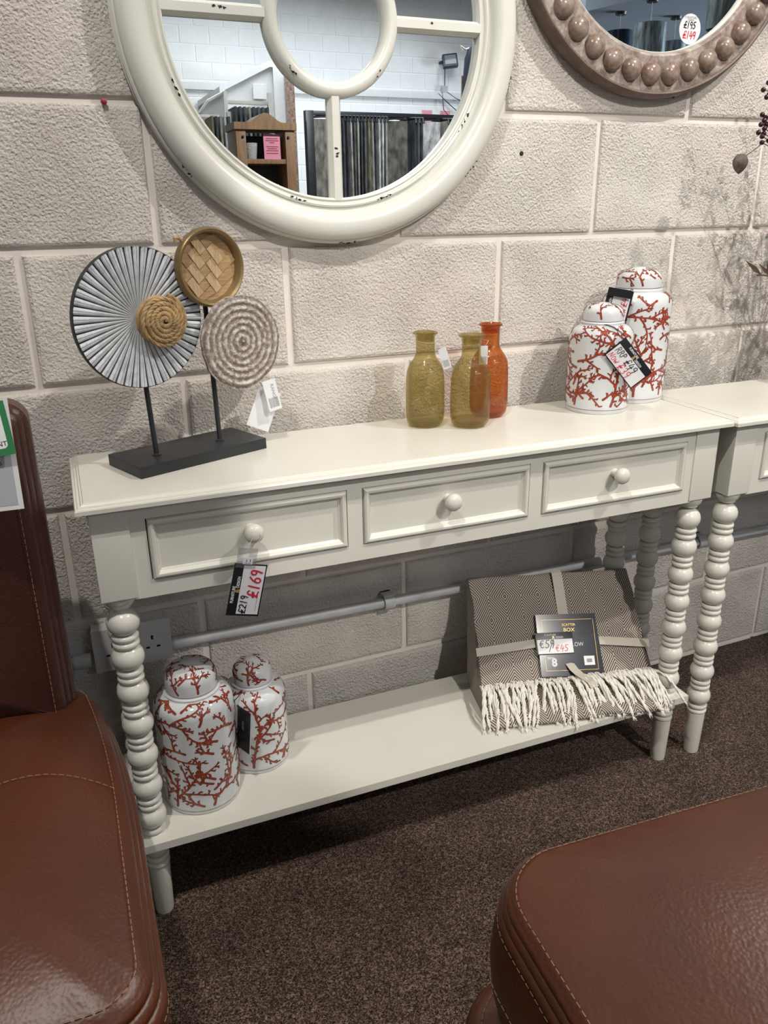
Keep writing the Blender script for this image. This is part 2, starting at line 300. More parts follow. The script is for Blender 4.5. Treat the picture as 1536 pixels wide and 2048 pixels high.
# ------------------------------------------------------------------ mesh builder
class MB:
    def __init__(s): s.v = []; s.f = []; s.m = []; s.uv = None
    def add(s, vs, fs, mi=0, mat=None):
        o = len(s.v)
        if mat is not None: vs = [mat @ Vector(v) for v in vs]
        s.v += [tuple(v) for v in vs]
        s.f += [tuple(i+o for i in f) for f in fs]; s.m += [mi]*len(fs)
        return s
    def box(s, a, b, bev=0, mi=0, mat=None, seg=2):
        x0, y0, z0 = [min(p, q) for p, q in zip(a, b)]; x1, y1, z1 = [max(p, q) for p, q in zip(a, b)]
        bm = bmesh.new(); bmesh.ops.create_cube(bm, size=1)
        for v in bm.verts: v.co = Vector(((x0+x1)/2+v.co.x*(x1-x0), (y0+y1)/2+v.co.y*(y1-y0), (z0+z1)/2+v.co.z*(z1-z0)))
        if bev: bmesh.ops.bevel(bm, geom=bm.edges[:]+bm.verts[:], offset=bev, segments=seg, profile=.7, affect='EDGES')
        bm.verts.index_update()
        s.add([v.co.copy() for v in bm.verts], [[v.index for v in f.verts] for f in bm.faces], mi, mat); bm.free(); return s
    def lathe(s, prof, n=32, mi=0, mat=None, a0=0, a1=2*pi, axis='z'):
        closed = abs(a1-a0-2*pi) < 1e-6; m = n if closed else n+1
        vs = []
        for r, z in prof:
            for i in range(m):
                a = a0+(a1-a0)*i/n
                p = (r*cos(a), r*sin(a), z) if axis == 'z' else (r*cos(a), z, r*sin(a))
                vs.append(p)
        fs = []
        for k in range(len(prof)-1):
            for i in range(n):
                j = (i+1) % m
                q = (k*m+i, k*m+j, (k+1)*m+j, (k+1)*m+i)
                fs.append(q if axis == 'z' else q[::-1])
        s.add(vs, fs, mi, mat); return s
    def tube(s, pts, r, n=8, mi=0, cap=True, mat=None):
        pts = [Vector(p) for p in pts]; rs = r if isinstance(r, (list, tuple)) else [r]*len(pts)
        vs = []; prev = None
        for i, p in enumerate(pts):
            t = (pts[min(i+1, len(pts)-1)]-pts[max(i-1, 0)])
            t = t.normalized() if t.length > 1e-9 else Vector((0, 0, 1))
            if prev is None:
                u = t.orthogonal().normalized()
            else:
                u = (prev-t*prev.dot(t)); u = u.normalized() if u.length > 1e-6 else t.orthogonal().normalized()
            prev = u; w = t.cross(u)
            for k in range(n):
                a = 2*pi*k/n; vs.append(p+(u*cos(a)+w*sin(a))*rs[i])
        fs = []
        for i in range(len(pts)-1):
            for k in range(n):
                k2 = (k+1) % n; fs.append((i*n+k, i*n+k2, (i+1)*n+k2, (i+1)*n+k))
        if cap: fs += [tuple(range(n))[::-1], tuple(range((len(pts)-1)*n, len(pts)*n))]
        s.add(vs, fs, mi, mat); return s
    def sphere(s, c, r, n=16, m=10, mi=0, sc=(1, 1, 1), mat=None):
        vs = [(c[0], c[1], c[2]+r*sc[2])]
        for j in range(1, m):
            t = pi*j/m
            for i in range(n):
                a = 2*pi*i/n; vs.append((c[0]+r*sc[0]*sin(t)*cos(a), c[1]+r*sc[1]*sin(t)*sin(a), c[2]+r*sc[2]*cos(t)))
        vs.append((c[0], c[1], c[2]-r*sc[2])); fs = []
        for i in range(n): fs.append((0, 1+i, 1+(i+1) % n))
        for j in range(m-2):
            for i in range(n):
                a = 1+j*n+i; b = 1+j*n+(i+1) % n; fs.append((a, a+n, b+n, b))
        e = len(vs)-1; o = 1+(m-2)*n
        for i in range(n): fs.append((o+i, e, o+(i+1) % n))
        s.add(vs, fs, mi, mat); return s
    def prism(s, poly, d, mi=0, mat=None):
        """poly: list of (x,y); extruded along z from 0 to d"""
        n = len(poly); vs = [(x, y, 0) for x, y in poly]+[(x, y, d) for x, y in poly]
        fs = [tuple(range(n))[::-1], tuple(range(n, 2*n))]+[(i, (i+1) % n, n+(i+1) % n, n+i) for i in range(n)]
        s.add(vs, fs, mi, mat); return s
    def ribbon(s, pts, w, fn, mi=0, round_ends=True):
        """flat ribbon in 2-D mapped to 3-D by fn(x,y)"""
        n = len(pts); ws = w if isinstance(w, (list, tuple)) else [w]*n
        vs = []
        for i, (x, y) in enumerate(pts):
            a = pts[max(0, i-1)]; b = pts[min(n-1, i+1)]
            dx, dy = b[0]-a[0], b[1]-a[1]; l = math.hypot(dx, dy) or 1
            nx, ny = -dy/l*ws[i]/2, dx/l*ws[i]/2
            vs += [fn(x+nx, y+ny), fn(x-nx, y-ny)]
        s.add(vs, [(2*i, 2*i+1, 2*i+3, 2*i+2) for i in range(n-1)], mi)
        if round_ends:
            for (x, y), ww in ((pts[0], ws[0]), (pts[-1], ws[-1])):
                if ww > .0003: s.add([fn(x+ww/2*cos(k*pi/4), y+ww/2*sin(k*pi/4)) for k in range(8)], [tuple(range(8))], mi)
        return s
    def build(s, name, mats, parent=None, smooth=35, world=None, solid=None):
        me = bpy.data.meshes.new(name); me.from_pydata(s.v, [], s.f)
        if not isinstance(mats, (list, tuple)): mats = [mats]
        for mt in mats: me.materials.append(M[mt] if isinstance(mt, str) else mt)
        me.polygons.foreach_set('material_index', s.m)
        if s.uv:
            l = me.uv_layers.new(name='UVMap')
            for lp in me.loops: l.data[lp.index].uv = s.uv[lp.vertex_index]
        bm = bmesh.new(); bm.from_mesh(me); 
        if solid != 'keep': bmesh.ops.recalc_face_normals(bm, faces=bm.faces)
        bm.to_mesh(me); bm.free()
        if smooth:
            me.polygons.foreach_set('use_smooth', [True]*len(me.polygons)); me.set_sharp_from_angle(angle=radians(smooth))
        me.update()
        o = bpy.data.objects.new(name, me); COL.objects.link(o)
        if parent: o.parent = parent
        if world: o.location = world
        return o
def tag(o, label, cat, group=None):
    o['label'] = label; o['category'] = cat
    if group: o['group'] = group
    return o
def empty(name, loc, rz=0, label=None, cat=None, group=None, mat=None):
    o = bpy.data.objects.new(name, None); COL.objects.link(o); o.empty_display_size = .05
    if mat is not None: o.matrix_world = mat
    else: o.location = loc; o.rotation_euler = (0, 0, rz)
    if label: tag(o, label, cat, group)
    return o
def copy_tree(o, parent=None):
    c = o.copy(); COL.objects.link(c)
    if parent: c.parent = parent
    for ch in [x for x in o.children]: copy_tree(ch, c)
    return c
def structure(o): o['kind'] = 'structure'; return o
def frame_mat(origin, xdir, ydir):
    x = Vector(xdir).normalized(); z = x.cross(Vector(ydir)).normalized(); y = z.cross(x)
    return Matrix(((x.x, y.x, z.x, origin[0]), (x.y, y.y, z.y, origin[1]), (x.z, y.z, z.z, origin[2]), (0, 0, 0, 1)))

def text_mesh(body, size, name, mat, parent, x, y, z=.0006, align='LEFT', extr=.0001, sx=1.0, off=0.0, rot=0):
    c = bpy.data.curves.new(name, 'FONT'); c.body = body; c.size = size; c.extrude = extr; c.align_x = align; c.offset = off; c.resolution_u = 3
    t = bpy.data.objects.new(name, c); COL.objects.link(t)
    dg = bpy.context.evaluated_depsgraph_get(); dg.update()
    me = bpy.data.meshes.new_from_object(t.evaluated_get(dg)); bpy.data.objects.remove(t); bpy.data.curves.remove(c)
    me.materials.clear(); me.materials.append(M[mat])
    o = bpy.data.objects.new(name, me); COL.objects.link(o); o.parent = parent
    o.location = (x, y, z); o.scale = (sx, 1, 1); o.rotation_euler = (0, 0, rot)
    return o
# handwriting: glyph strokes in a 0.6 x 1 cell
def arc(cx, cy, rx, ry, a0, a1, n=10): return [(cx+rx*cos(radians(a0+(a1-a0)*i/n)), cy+ry*sin(radians(a0+(a1-a0)*i/n))) for i in range(n+1)]
GL = {
 '0': [arc(.3, .5, .25, .5, 90, 450, 16)], '1': [[(.32, 1), (.26, 0)]],
 '2': [arc(.3, .72, .24, .26, 160, -40, 8)+[(.05, .03), (.22, .08), (.58, .02)]],
 '3': [arc(.28, .75, .2, .24, 140, -90, 8)+arc(.26, .26, .25, .26, 90, -140, 8)],
 '4': [[(.28, 1), (.03, .38), (.6, .42)], [(.45, .75), (.38, -.05)]],
 '5': [[(.55, .98), (.18, .95), (.14, .56)]+arc(.25, .3, .25, .28, 100, -140, 8)],
 '6': [[(.48, 1), (.2, .7)]+arc(.28, .27, .22, .26, 160, 520, 12)],
 '9': [arc(.28, .73, .2, .24, 20, 380, 12)+[(.46, .4), (.36, -.02)]],
 '£': [arc(.38, .75, .18, .24, 20, 180, 7)+[(.2, .3), (.02, .03), (.25, .1), (.58, .02)], [(.02, .5), (.48, .55)], [(.0, .38), (.45, .42)]],
 '€': [arc(.36, .5, .28, .45, 60, 300, 12), [(-.02, .6), (.42, .62)], [(-.04, .42), (.38, .45)]],
 'R': [[(.08, 1), (.04, 0)], [(.06, 1)]+arc(.22, .78, .24, .22, 70, -90, 6)+[(.55, .0)]],
 'P': [[(.08, 1), (.04, 0)], [(.06, 1)]+arc(.22, .76, .24, .24, 70, -100, 6)],
 'N': [[(.05, 0), (.1, 1), (.45, .05), (.52, 1)]], 'O': [arc(.28, .4, .24, .36, 90, 450, 12)],
 'W': [[(.0, .8), (.12, .05), (.28, .6), (.42, .05), (.6, .85)]], 'w': [[(.0, .7), (.12, .05), (.28, .5), (.42, .05), (.6, .75)]], '/': [[(.5, 1.05), (.1, -.15)]], ' ': [], '~': [[(0, .2), (.15, .6), (.3, .2), (.5, .5)]],
}
def hand(mb, text, x, y, h, w, mi=0, slant=.12, z=.0007, adv=.68):
    cx = x; zk = [z]
    def lay(a, b): zk[0] += 1.2e-8*97; return (a, b, zk[0])
    for ch in text:
        for st in GL.get(ch, []):
            pts = []
            for a, b in zip(st, st[1:]):
                k = 3
                pts += [(a[0]+(b[0]-a[0])*i/k, a[1]+(b[1]-a[1])*i/k) for i in range(k)]
            pts.append(st[-1])
            mb.ribbon([(cx+(px+py*slant)*h, y+py*h) for px, py in pts], w, lay, mi)
        cx += adv*h if ch != ' ' else .35*h
def price_tag(name, M4, w, h, writes, label, group='black and white price tickets', header=.30, hdr=True, border=.035, cat='price tag', parent=None, hfs=.105):
    """landscape ticket: black header at the top, white panel, handwriting. local X right, Y up, Z to the viewer"""
    if parent is None:
        r = empty(name, None, mat=M4, label=label, cat=cat, group=group)
    else:
        r = bpy.data.objects.new(name, None); COL.objects.link(r); r.parent = parent; r.matrix_local = M4; r.empty_display_size = .02
    MB().box((0, 0, -.0008), (w, h, 0), .0002).build('card', 'tagblack', r)
    b = border*w
    MB().box((b, b*.7, 0), (w-b*.8, h*(1-header), .0003)).build('white_panel', 'tagwhite', r)
    if hdr:
        fs = h*hfs*1.25
        text_mesh('FURNITURE', fs, 'printed_lettering', 'paper', r, w*.24, h*(1-header*.50), .0002, sx=.80, off=.0001)
        text_mesh('DESIGN', fs, 'printed_lettering', 'paper', r, w*.535, h*(1-header*.88), .0002, sx=.80, off=.0001)
        text_mesh('&', fs*1.7, 'printed_ampersand', 'gold', r, w*.44, h*(1-header*.97), .0003, sx=.85, off=.0002)
    by = {}
    for tx, x, y, hh, mt, lw in writes: by.setdefault(mt, []).append((tx, x, y, hh, lw))
    for mt, l in by.items():
        mb = MB()
        for tx, x, y, hh, lw in l: hand(mb, tx, x*w, y*h, hh*h, lw)
        mb.build('handwriting', mt, r, smooth=0)
    return r

# ------------------------------------------------------------------ SETTING
def block_wall(name, x0, x1, z0, z1, ymort, proud, rows, w, h, mat, bev, sign, zoff, offs, gap=.0056):
    """sign=-1: faces -y. one wall mesh: mortar sheet with every block standing proud of it"""
    mb = MB()
    th = .1
    y_m = ymort; y_b = ymort+sign*proud
    mb.box((x0, y_m, z0), (x1, y_m-sign*th, z1), mi=1)
    k0 = int(math.floor((z0-zoff)/h))-1
    k = k0
    while zoff+k*h < z1:
        za, zb = zoff+k*h+gap, zoff+(k+1)*h-gap
        off = offs(k)
        i = int(math.floor((x0-off)/w))-1
        while off+i*w < x1:
            j = random.Random(k*977+i*31+5); jt = lambda: j.uniform(-.0015, .0015)
            xa, xb = max(x0, off+i*w+gap), min(x1, off+(i+1)*w-gap)
            A, B = max(za, z0), min(zb, z1)
            if xb-xa > .03 and B-A > .02:
                d = proud+j.uniform(-.0006, .0006)
                P = []
                for (e, yy) in ((0, 0), (bev*.35, d*.75), (bev, d)):
                    P += [(xa+e+jt()*(e > 0), y_m+sign*yy, A+e+jt()), (xb-e+jt(), y_m+sign*yy, A+e+jt()), (xb-e+jt(), y_m+sign*yy, B-e+jt()), (xa+e+jt(), y_m+sign*yy, B-e+jt())]
                F = [(8, 9, 10, 11)]
                for q in (0, 4):
                    for n in range(4): F.append((q+n, q+(n+1) % 4, q+4+(n+1) % 4, q+4+n))
                mb.add(P, F)
            i += 1
        k += 1
    return mb
OFF = {6: 0, 5: .225, 4: 0, 3: .243, 2: 0.0, 1: .233, 0: 0.0}
o = block_wall('wall_back', -2.5, 6.0, -.02, 4.9, 0.0075, .0075, 0, .45, .225, 'block', .0075, -1, .0068, lambda k: OFF.get(k, (k % 2)*.225 if k > 6 else 0)).build('wall_back', ['block', 'mortar'], smooth=0)
structure(o)
o = block_wall('wall_front', -6, 16, -.02, 4.9, -11.5, .006, 0, .426, .225, 'block_far', .008, 1, .087, lambda k: (k % 2)*.213+.06).build('wall_front', ['block_far', 'mortar_far'], smooth=0)
structure(o)
structure(MB().box((-6.2, -11.6, -.1), (16.2, .1, 0)).build('floor', 'carpet', smooth=0))
structure(MB().box((-6.2, -11.6, 4.9), (16.2, .1, 5.0)).build('ceiling', 'whiteboard', smooth=0))
structure(MB().box((-6.2, -11.6, 0), (-6.0, .1, 4.9)).build('wall_left', 'whiteboard', smooth=0))
structure(MB().box((16.0, -11.6, 0), (16.2, .1, 4.9)).build('wall_right', 'whiteboard', smooth=0))
# ledge running along the far wall
structure(MB().box((-6, -11.5, 2.88), (16, -11.43, 2.975), .008).build('trim_1', 'whiteboard'))
# boxed stair enclosure against the far wall (white boards with a sloping capped top)
mb = MB()
poly = [(2.62, 0), (2.62, 2.70), (3.26, 3.0), (3.47, 3.0), (3.47, 0)]
mb.add([(x, -10.0, z) for x, z in poly]+[(x, -11.45, z) for x, z in poly], [(0, 1, 2, 3, 4), (9, 8, 7, 6, 5)]+[(i, 5+i, 5+(i+1) % 5, (i+1) % 5) for i in range(5)])
cap = [(2.58, 2.66), (2.58, 2.73), (3.24, 3.05), (3.50, 3.05), (3.50, 2.98), (3.26, 2.98)]
mb.add([(x, -9.95, z) for x, z in cap]+[(x, -11.45, z) for x, z in cap], [(0, 1, 2, 5), (2, 3, 4, 5), (11, 8, 7, 6), (11, 10, 9, 8)]+[(i, 6+i, 6+(i+1) % 6, (i+1) % 6) for i in range(6)])
mb.box((3.3, -9.96, 0), (3.48, -9.94, 2.98)); mb.box((3.02, -9.97, 2.60), (3.2, -9.95, 2.78), .004)
structure(mb.build('wall_enclosure', 'whiteboard', smooth=0))

# ------------------------------------------------------------------ ROUND WINDOW MIRROR
cx, cz = .547, 1.490
r = empty('window_mirror', (cx, 0, cz), label='large round cream window mirror with chipped paint, small inner ring and cross bars', cat='mirror')
prof = [(.352, 0), (.3585, -.002), (.360, -.008), (.3565, -.012), (.3575, -.014), (.3585, -.018), (.356, -.0215), (.3535, -.0225)]
for i in range(13):
    a = pi*i/12; prof.append((.329+.0245*cos(a), -.0225-.017*sin(a)-.003))
prof += [(.302, -.0215), (.2985, -.0210), (.297, -.0255), (.2945, -.0265), (.292, -.0245), (.2905, -.020), (.288, -.0195), (.2855, -.0225), (.2825, -.0215), (.2815, -.017), (.2815, -.004), (.30, 0)]
fr = MB().lathe(prof, 160, axis='y').build('frame', 'mframe', r, 28)
MB().lathe([(0.0001, -.008), (.287, -.008), (.287, -.003), (.0001, -.003)], 96, axis='y').build('mirror_glass', 'mirror', r, 0)
prof = [(.1215, -.008), (.1215, -.013)]+[(.108+.0135*cos(pi*i/10), -.0135-.013*sin(pi*i/10)) for i in range(11)]+[(.0945, -.013), (.0945, -.008)]
MB().lathe(prof, 96, axis='y').build('inner_ring', 'mframe', r, 30)
for a in (0, 90, 180, 270):
    m4 = Matrix.Rotation(radians(-a), 4, 'Y')
    sec = [(-.0125, -.008), (-.0125, -.012), (-.0065, -.0225), (.0065, -.0225), (.0125, -.012), (.0125, -.008)]
    vs = []
    for x in (.116, .2845): vs += [(x, y, z) for z, y in sec]
    mb = MB(); mb.add(vs, [(0, 1, 2, 3, 4, 5), (11, 10, 9, 8, 7, 6)]+[(i, i+6, (i+1) % 6+6, (i+1) % 6) for i in range(6)], 0, m4)
    mb.build('glazing_bar', 'mframe', r, 20)
# paint chips where the photo shows them: small dark flakes lying on the frame
def flakes(ang, rad, y, n, spread, tang, rnd, sz=.0022):
    mb = MB()
    for i in range(n):
        a = radians(ang)+rnd.uniform(-tang, tang)/rad; rr = rad+rnd.uniform(-spread, spread)
        s = sz*rnd.uniform(.4, 1.5); k = 11; t0 = rnd.uniform(0, 6); el = rnd.uniform(1, 2.2)
        pts = []
        for j in range(k):
            q_ = rnd.uniform(.45, 1.25); u_ = s*el*.7*q_*cos(2*pi*j/k); v_ = s*.6*q_*sin(2*pi*j/k); pts.append((rr*cos(a)-u_*sin(a)+v_*cos(a), y, rr*sin(a)+u_*cos(a)+v_*sin(a)))
        mb.add(pts, [tuple(range(k))])
    mb.build('paint_chip', 'chip', r, 0)
rn = random.Random(3)
for ang, rad, y, n, sp, tg in ((-88, .3585, -.0198, 10, .0016, .022), (-139, .3572, -.0215, 12, .002, .02), (-41, .355, -.024, 10, .002, .02), (-15, .3585, -.020, 8, .0018, .02),
        (-32, .2935, -.0268, 12, .002, .02), (-105, .2935, -.0268, 9, .0015, .02), (-74, .2935, -.0268, 9, .0015, .02), (-157, .2955, -.0266, 9, .0018, .014)):
    flakes(ang, rad, y, n, sp, tg, rn)
flakes(-132, .112, -.0275, 8, .002, .010, rn); flakes(-45, .113, -.0268, 6, .003, .006, rn)
for x, z in ((-.20, .004), (-.19, .003), (-.183, .002), (.185, .003), (-.002, -.20), (.001, -.208), (0, -.213)):
    mb = MB(); s = .0035; qs = [rn.uniform(.4, 1.2) for _ in range(11)]; mb.add([(x+s*qs[j]*cos(j*.571), -.0229, z+s*qs[j]*sin(j*.571)*.7) for j in range(11)], [tuple(range(11))]); mb.build('paint_chip', 'chip', r, 0)

# ------------------------------------------------------------------ STUDDED MIRROR
cx2, cz2 = 1.2226, 1.7343
r = empty('studded_mirror', (cx2, 0, cz2), label='round brown whitewashed mirror with a ring of wooden domed studs', cat='mirror')
MB().lathe([(.335, 0), (.3425, -.004), (.3445, -.014), (.343, -.026), (.341, -.033), (.337, -.036), (.333, -.034), (.331, -.030)], 128, axis='y').build('outer_rim', 'studrim', r, 40)
MB().lathe([(.333, -.010), (.333, -.032), (.318, -.033), (.300, -.032), (.283, -.031), (.270, -.033), (.266, -.030), (.2645, -.024), (.2635, -.012), (.28, -.004)], 128, axis='y').build('frame', 'studbase', r, 40)
MB().lathe([(.2650, -.026), (.2625, -.0275), (.2610, -.0255), (.2610, -.016)], 128, axis='y').build('slip', 'cream', r, 40)
MB().lathe([(0.0001, -.018), (.268, -.018), (.268, -.010), (.0001, -.010)], 96, axis='y').build('mirror_glass', 'mirror', r, 0)
st = None
for i in range(39):
    a = radians(-92.3+i*360/39)
    if st is None:
        mb = MB(); mb.lathe([(.0215, 0), (.0215, -.003), (.0205, -.008), (.018, -.0125), (.0135, -.0165), (.008, -.0188), (.003, -.0198), (.0001, -.020)], 24, axis='y')
        st = mb.build('stud', 'stud', r, 60); c = st
    else:
        c = st.copy(); COL.objects.link(c); c.parent = r
    c.location = (.301*cos(a), -.0315, .301*sin(a)); c.rotation_euler = (0, i*1.3, 0)
stk = bpy.data.objects.new('price_sticker', None); COL.objects.link(stk); stk.parent = r
stk.matrix_local = frame_mat((1.3125-cx2, -.0183, 1.519-cz2), (1, 0, 0), (0, 0, 1)); stk['label'] = 'round white price sticker'
mb = MB(); mb.lathe([(.0001, .0004), (.027, .0004), (.027, 0)], 40); mb.build('sticker_disc', 'tagwhite', stk, 0)
mb = MB(); hand(mb, '£195', -.017, .001, .012, .0016, z=.0008, adv=.62); mb.build('handwriting', 'inkblack', stk, 0)
mb = MB(); hand(mb, '£149', -.017, -.017, .013, .0017, z=.0008, adv=.62); mb.build('handwriting', 'inkred', stk, 0)
text_mesh('FURNITURE', .006, 'printed_lettering', 'inkgrey', stk, 0, .018, .0006, 'CENTER')
text_mesh('& DESIGN', .0038, 'printed_lettering', 'inkgrey', stk, 0, .0145, .0006, 'CENTER')

# ------------------------------------------------------------------ CONSOLE TABLES
TH = -.0206
def leg_profile():
    p = [(.0001, .634), (.0245, .634), (.0245, .6325), (.022, .624), (.0165, .619), (.0165, .6165)]
    z1, pt = .5895, .0628
    for i in range(8):
        zc = z1-i*pt
        for k in range(11):
            t = -1+2*k/10; a = t*pi/2*.86
            p.append((.0257*cos(a)**.9 if cos(a) > 0 else 0, zc-.0235*sin(a)))
        zr = zc-pt/2
        for q in (.0062, -.0062):
            for k in range(7):
                a = pi/2-pi*k/6; p.append((.0172+.0042*cos(a), zr+q+.0054*sin(a)))
    p += [(.0165, .1095), (.0195, .1065), (.0195, .10), (.0165, .004), (.0155, 0), (.0001, 0)]
    return p
LP = leg_profile()
def make_console(name, label, with_shelf=True):
    root = empty(name, (0, 0, 0), TH, label, 'console table')
    # local coordinates: x 0..1.1963 (left outer edge = 0), y 0 = front outer edge .. .30 back
    W, D = 1.1963, .290
    prof = [(.004, .7855), (0, .7865), (0, .7925), (.0012, .7945), (.0045, .7950), (.0050, .7965), (.0085, .7975), (.0100, .7990), (.0125, .7995), (.0135, .8010)]
    vs = []
    for ins, z in prof: vs += [(ins, ins, z), (W-ins, ins, z), (W-ins, D-ins, z), (ins, D-ins, z)]
    n = len(prof); fs = [(0, 3, 2, 1), tuple(4*(n-1)+k for k in range(4))]
    for q in range(n-1):
        for k in range(4): fs.append((4*q+k, 4*q+(k+1) % 4, 4*q+4+(k+1) % 4, 4*q+4+k))
    MB().add(vs, fs).build('tabletop', 'cream', root, 25)
    # apron with three openings
    y0 = .0200; y1 = .036
    ap = MB(); zb, zt = .634, .7860
    xs = [(.0945, .4125), (.4385, .7575), (.7835, 1.1065)]; dz0, dz1 = .6615, .7620
    ap.box((.066, y0, zb), (1.130, y1, dz0)); ap.box((.066, y0, dz1), (1.130, y1, zt))
    e = [.066]+[q for x in xs for q in x]+[1.130]
    for a, b in zip(e[::2], e[1::2]): ap.box((a, y0, dz0), (b, y1, dz1))
    ap.build('apron', 'cream', root, 0)
    MB().box((.02, .06, zb), (.034, D-.06, zt)).build('side_rail', 'cream', root, 0)
    MB().box((W-.034, .06, zb), (W-.02, D-.06, zt)).build('side_rail', 'cream', root, 0)
    MB().box((.066, D-.045, zb), (1.130, D-.03, zt)).build('back_rail', 'cream', root, 0)
    MB().box((.07, y1-.001, dz0-.008), (1.126, y1+.012, dz1+.008)).build('drawer_shade_board', 'crm_in', root, 0)  # near-black board: shade of the drawer gaps put into its colour
    for (a, b) in xs:
        g = .0018; A, B, Z0, Z1 = a+g, b-g*.6, dz0+g*.6, dz1-g*.8
        f = MB()
        prf = [(0, y0+.012), (0, y0+.001), (.0015, y0-.0025), (.0045, y0-.0045), (.008, y0-.0042), (.0105, y0-.0015), (.0115, y0+.002), (.0140, y0+.0035), (.0150, y0+.0045)]
        vs = []
        for ins, yy in prf: vs += [(A+ins, yy, Z0+ins), (B-ins, yy, Z0+ins), (B-ins, yy, Z1-ins), (A+ins, yy, Z1-ins)]
        n = len(prf); fs = [tuple(4*(n-1)+k for k in range(4)), (3, 2, 1, 0)]
        for q in range(n-1):
            for k in range(4): fs.append((4*q+k, 4*q+(k+1) % 4, 4*q+4+(k+1) % 4, 4*q+4+k))
        dr = f.add(vs, fs).build('drawer', 'cream', root, 30)
        kx, kz = (a+b)/2-.0015, (dz0+dz1)/2+.008
        m4 = Matrix.Translation((kx, y0+.006, kz))
        MB().lathe([(.0085, 0), (.0085, -.003), (.0068, -.007), (.0068, -.014), (.0105, -.0175), (.0145, -.0205), (.0158, -.025), (.0150, -.0295), (.0120, -.0335), (.006, -.0355), (.0001, -.036)], 28, axis='y', mat=m4).build('knob', 'cream', dr, 50)
    # legs: square block + turned beads
    lx = .0440
    for X in (lx, W-lx):
        for Y in (.0445, D-.030):
            mb = MB()
            h = .0272
            # block with rounded bottom edge
            mb.box((-h, -h, .638), (h, h, .7860), .0012)
            mb.add([(-h+.001, -h+.001, .6385), (h-.001, -h+.001, .6385), (h-.001, h-.001, .6385), (-h+.001, h-.001, .6385), (-h*.75, -h*.75, .6335), (h*.75, -h*.75, .6335), (h*.75, h*.75, .6335), (-h*.75, h*.75, .6335)],
                   [(0, 1, 5, 4), (1, 2, 6, 5), (2, 3, 7, 6), (3, 0, 4, 7), (4, 5, 6, 7)])
            mb.lathe(LP, 36)
            lg = mb.build('leg', 'cream', root, 40); lg.location = (X, Y, 0)
    if with_shelf:
        MB().box((.008, .0085, .1612), (W-.0105, D-.006, .1772), .0008).build('shelf', 'cream', root, 0)
    return root
# place: table frame pivot (.6,-.2)
def tpos(x, y):
    x -= .6; y += .2; return (x*cos(TH)-y*sin(TH)+.6, x*sin(TH)+y*cos(TH)-.2)
t1 = make_console('console_table', 'cream three-drawer console table with bobbin legs and low shelf, in the middle')
px_, py_ = tpos(.0252, -.3476); t1.location = (px_, py_, 0)
t2 = make_console('console_table', 'cream bobbin-leg console table without shelf, cut off at the right edge', False)
px_, py_ = tpos(1.2230, -.3560); t2.location = (px_, py_, 0)

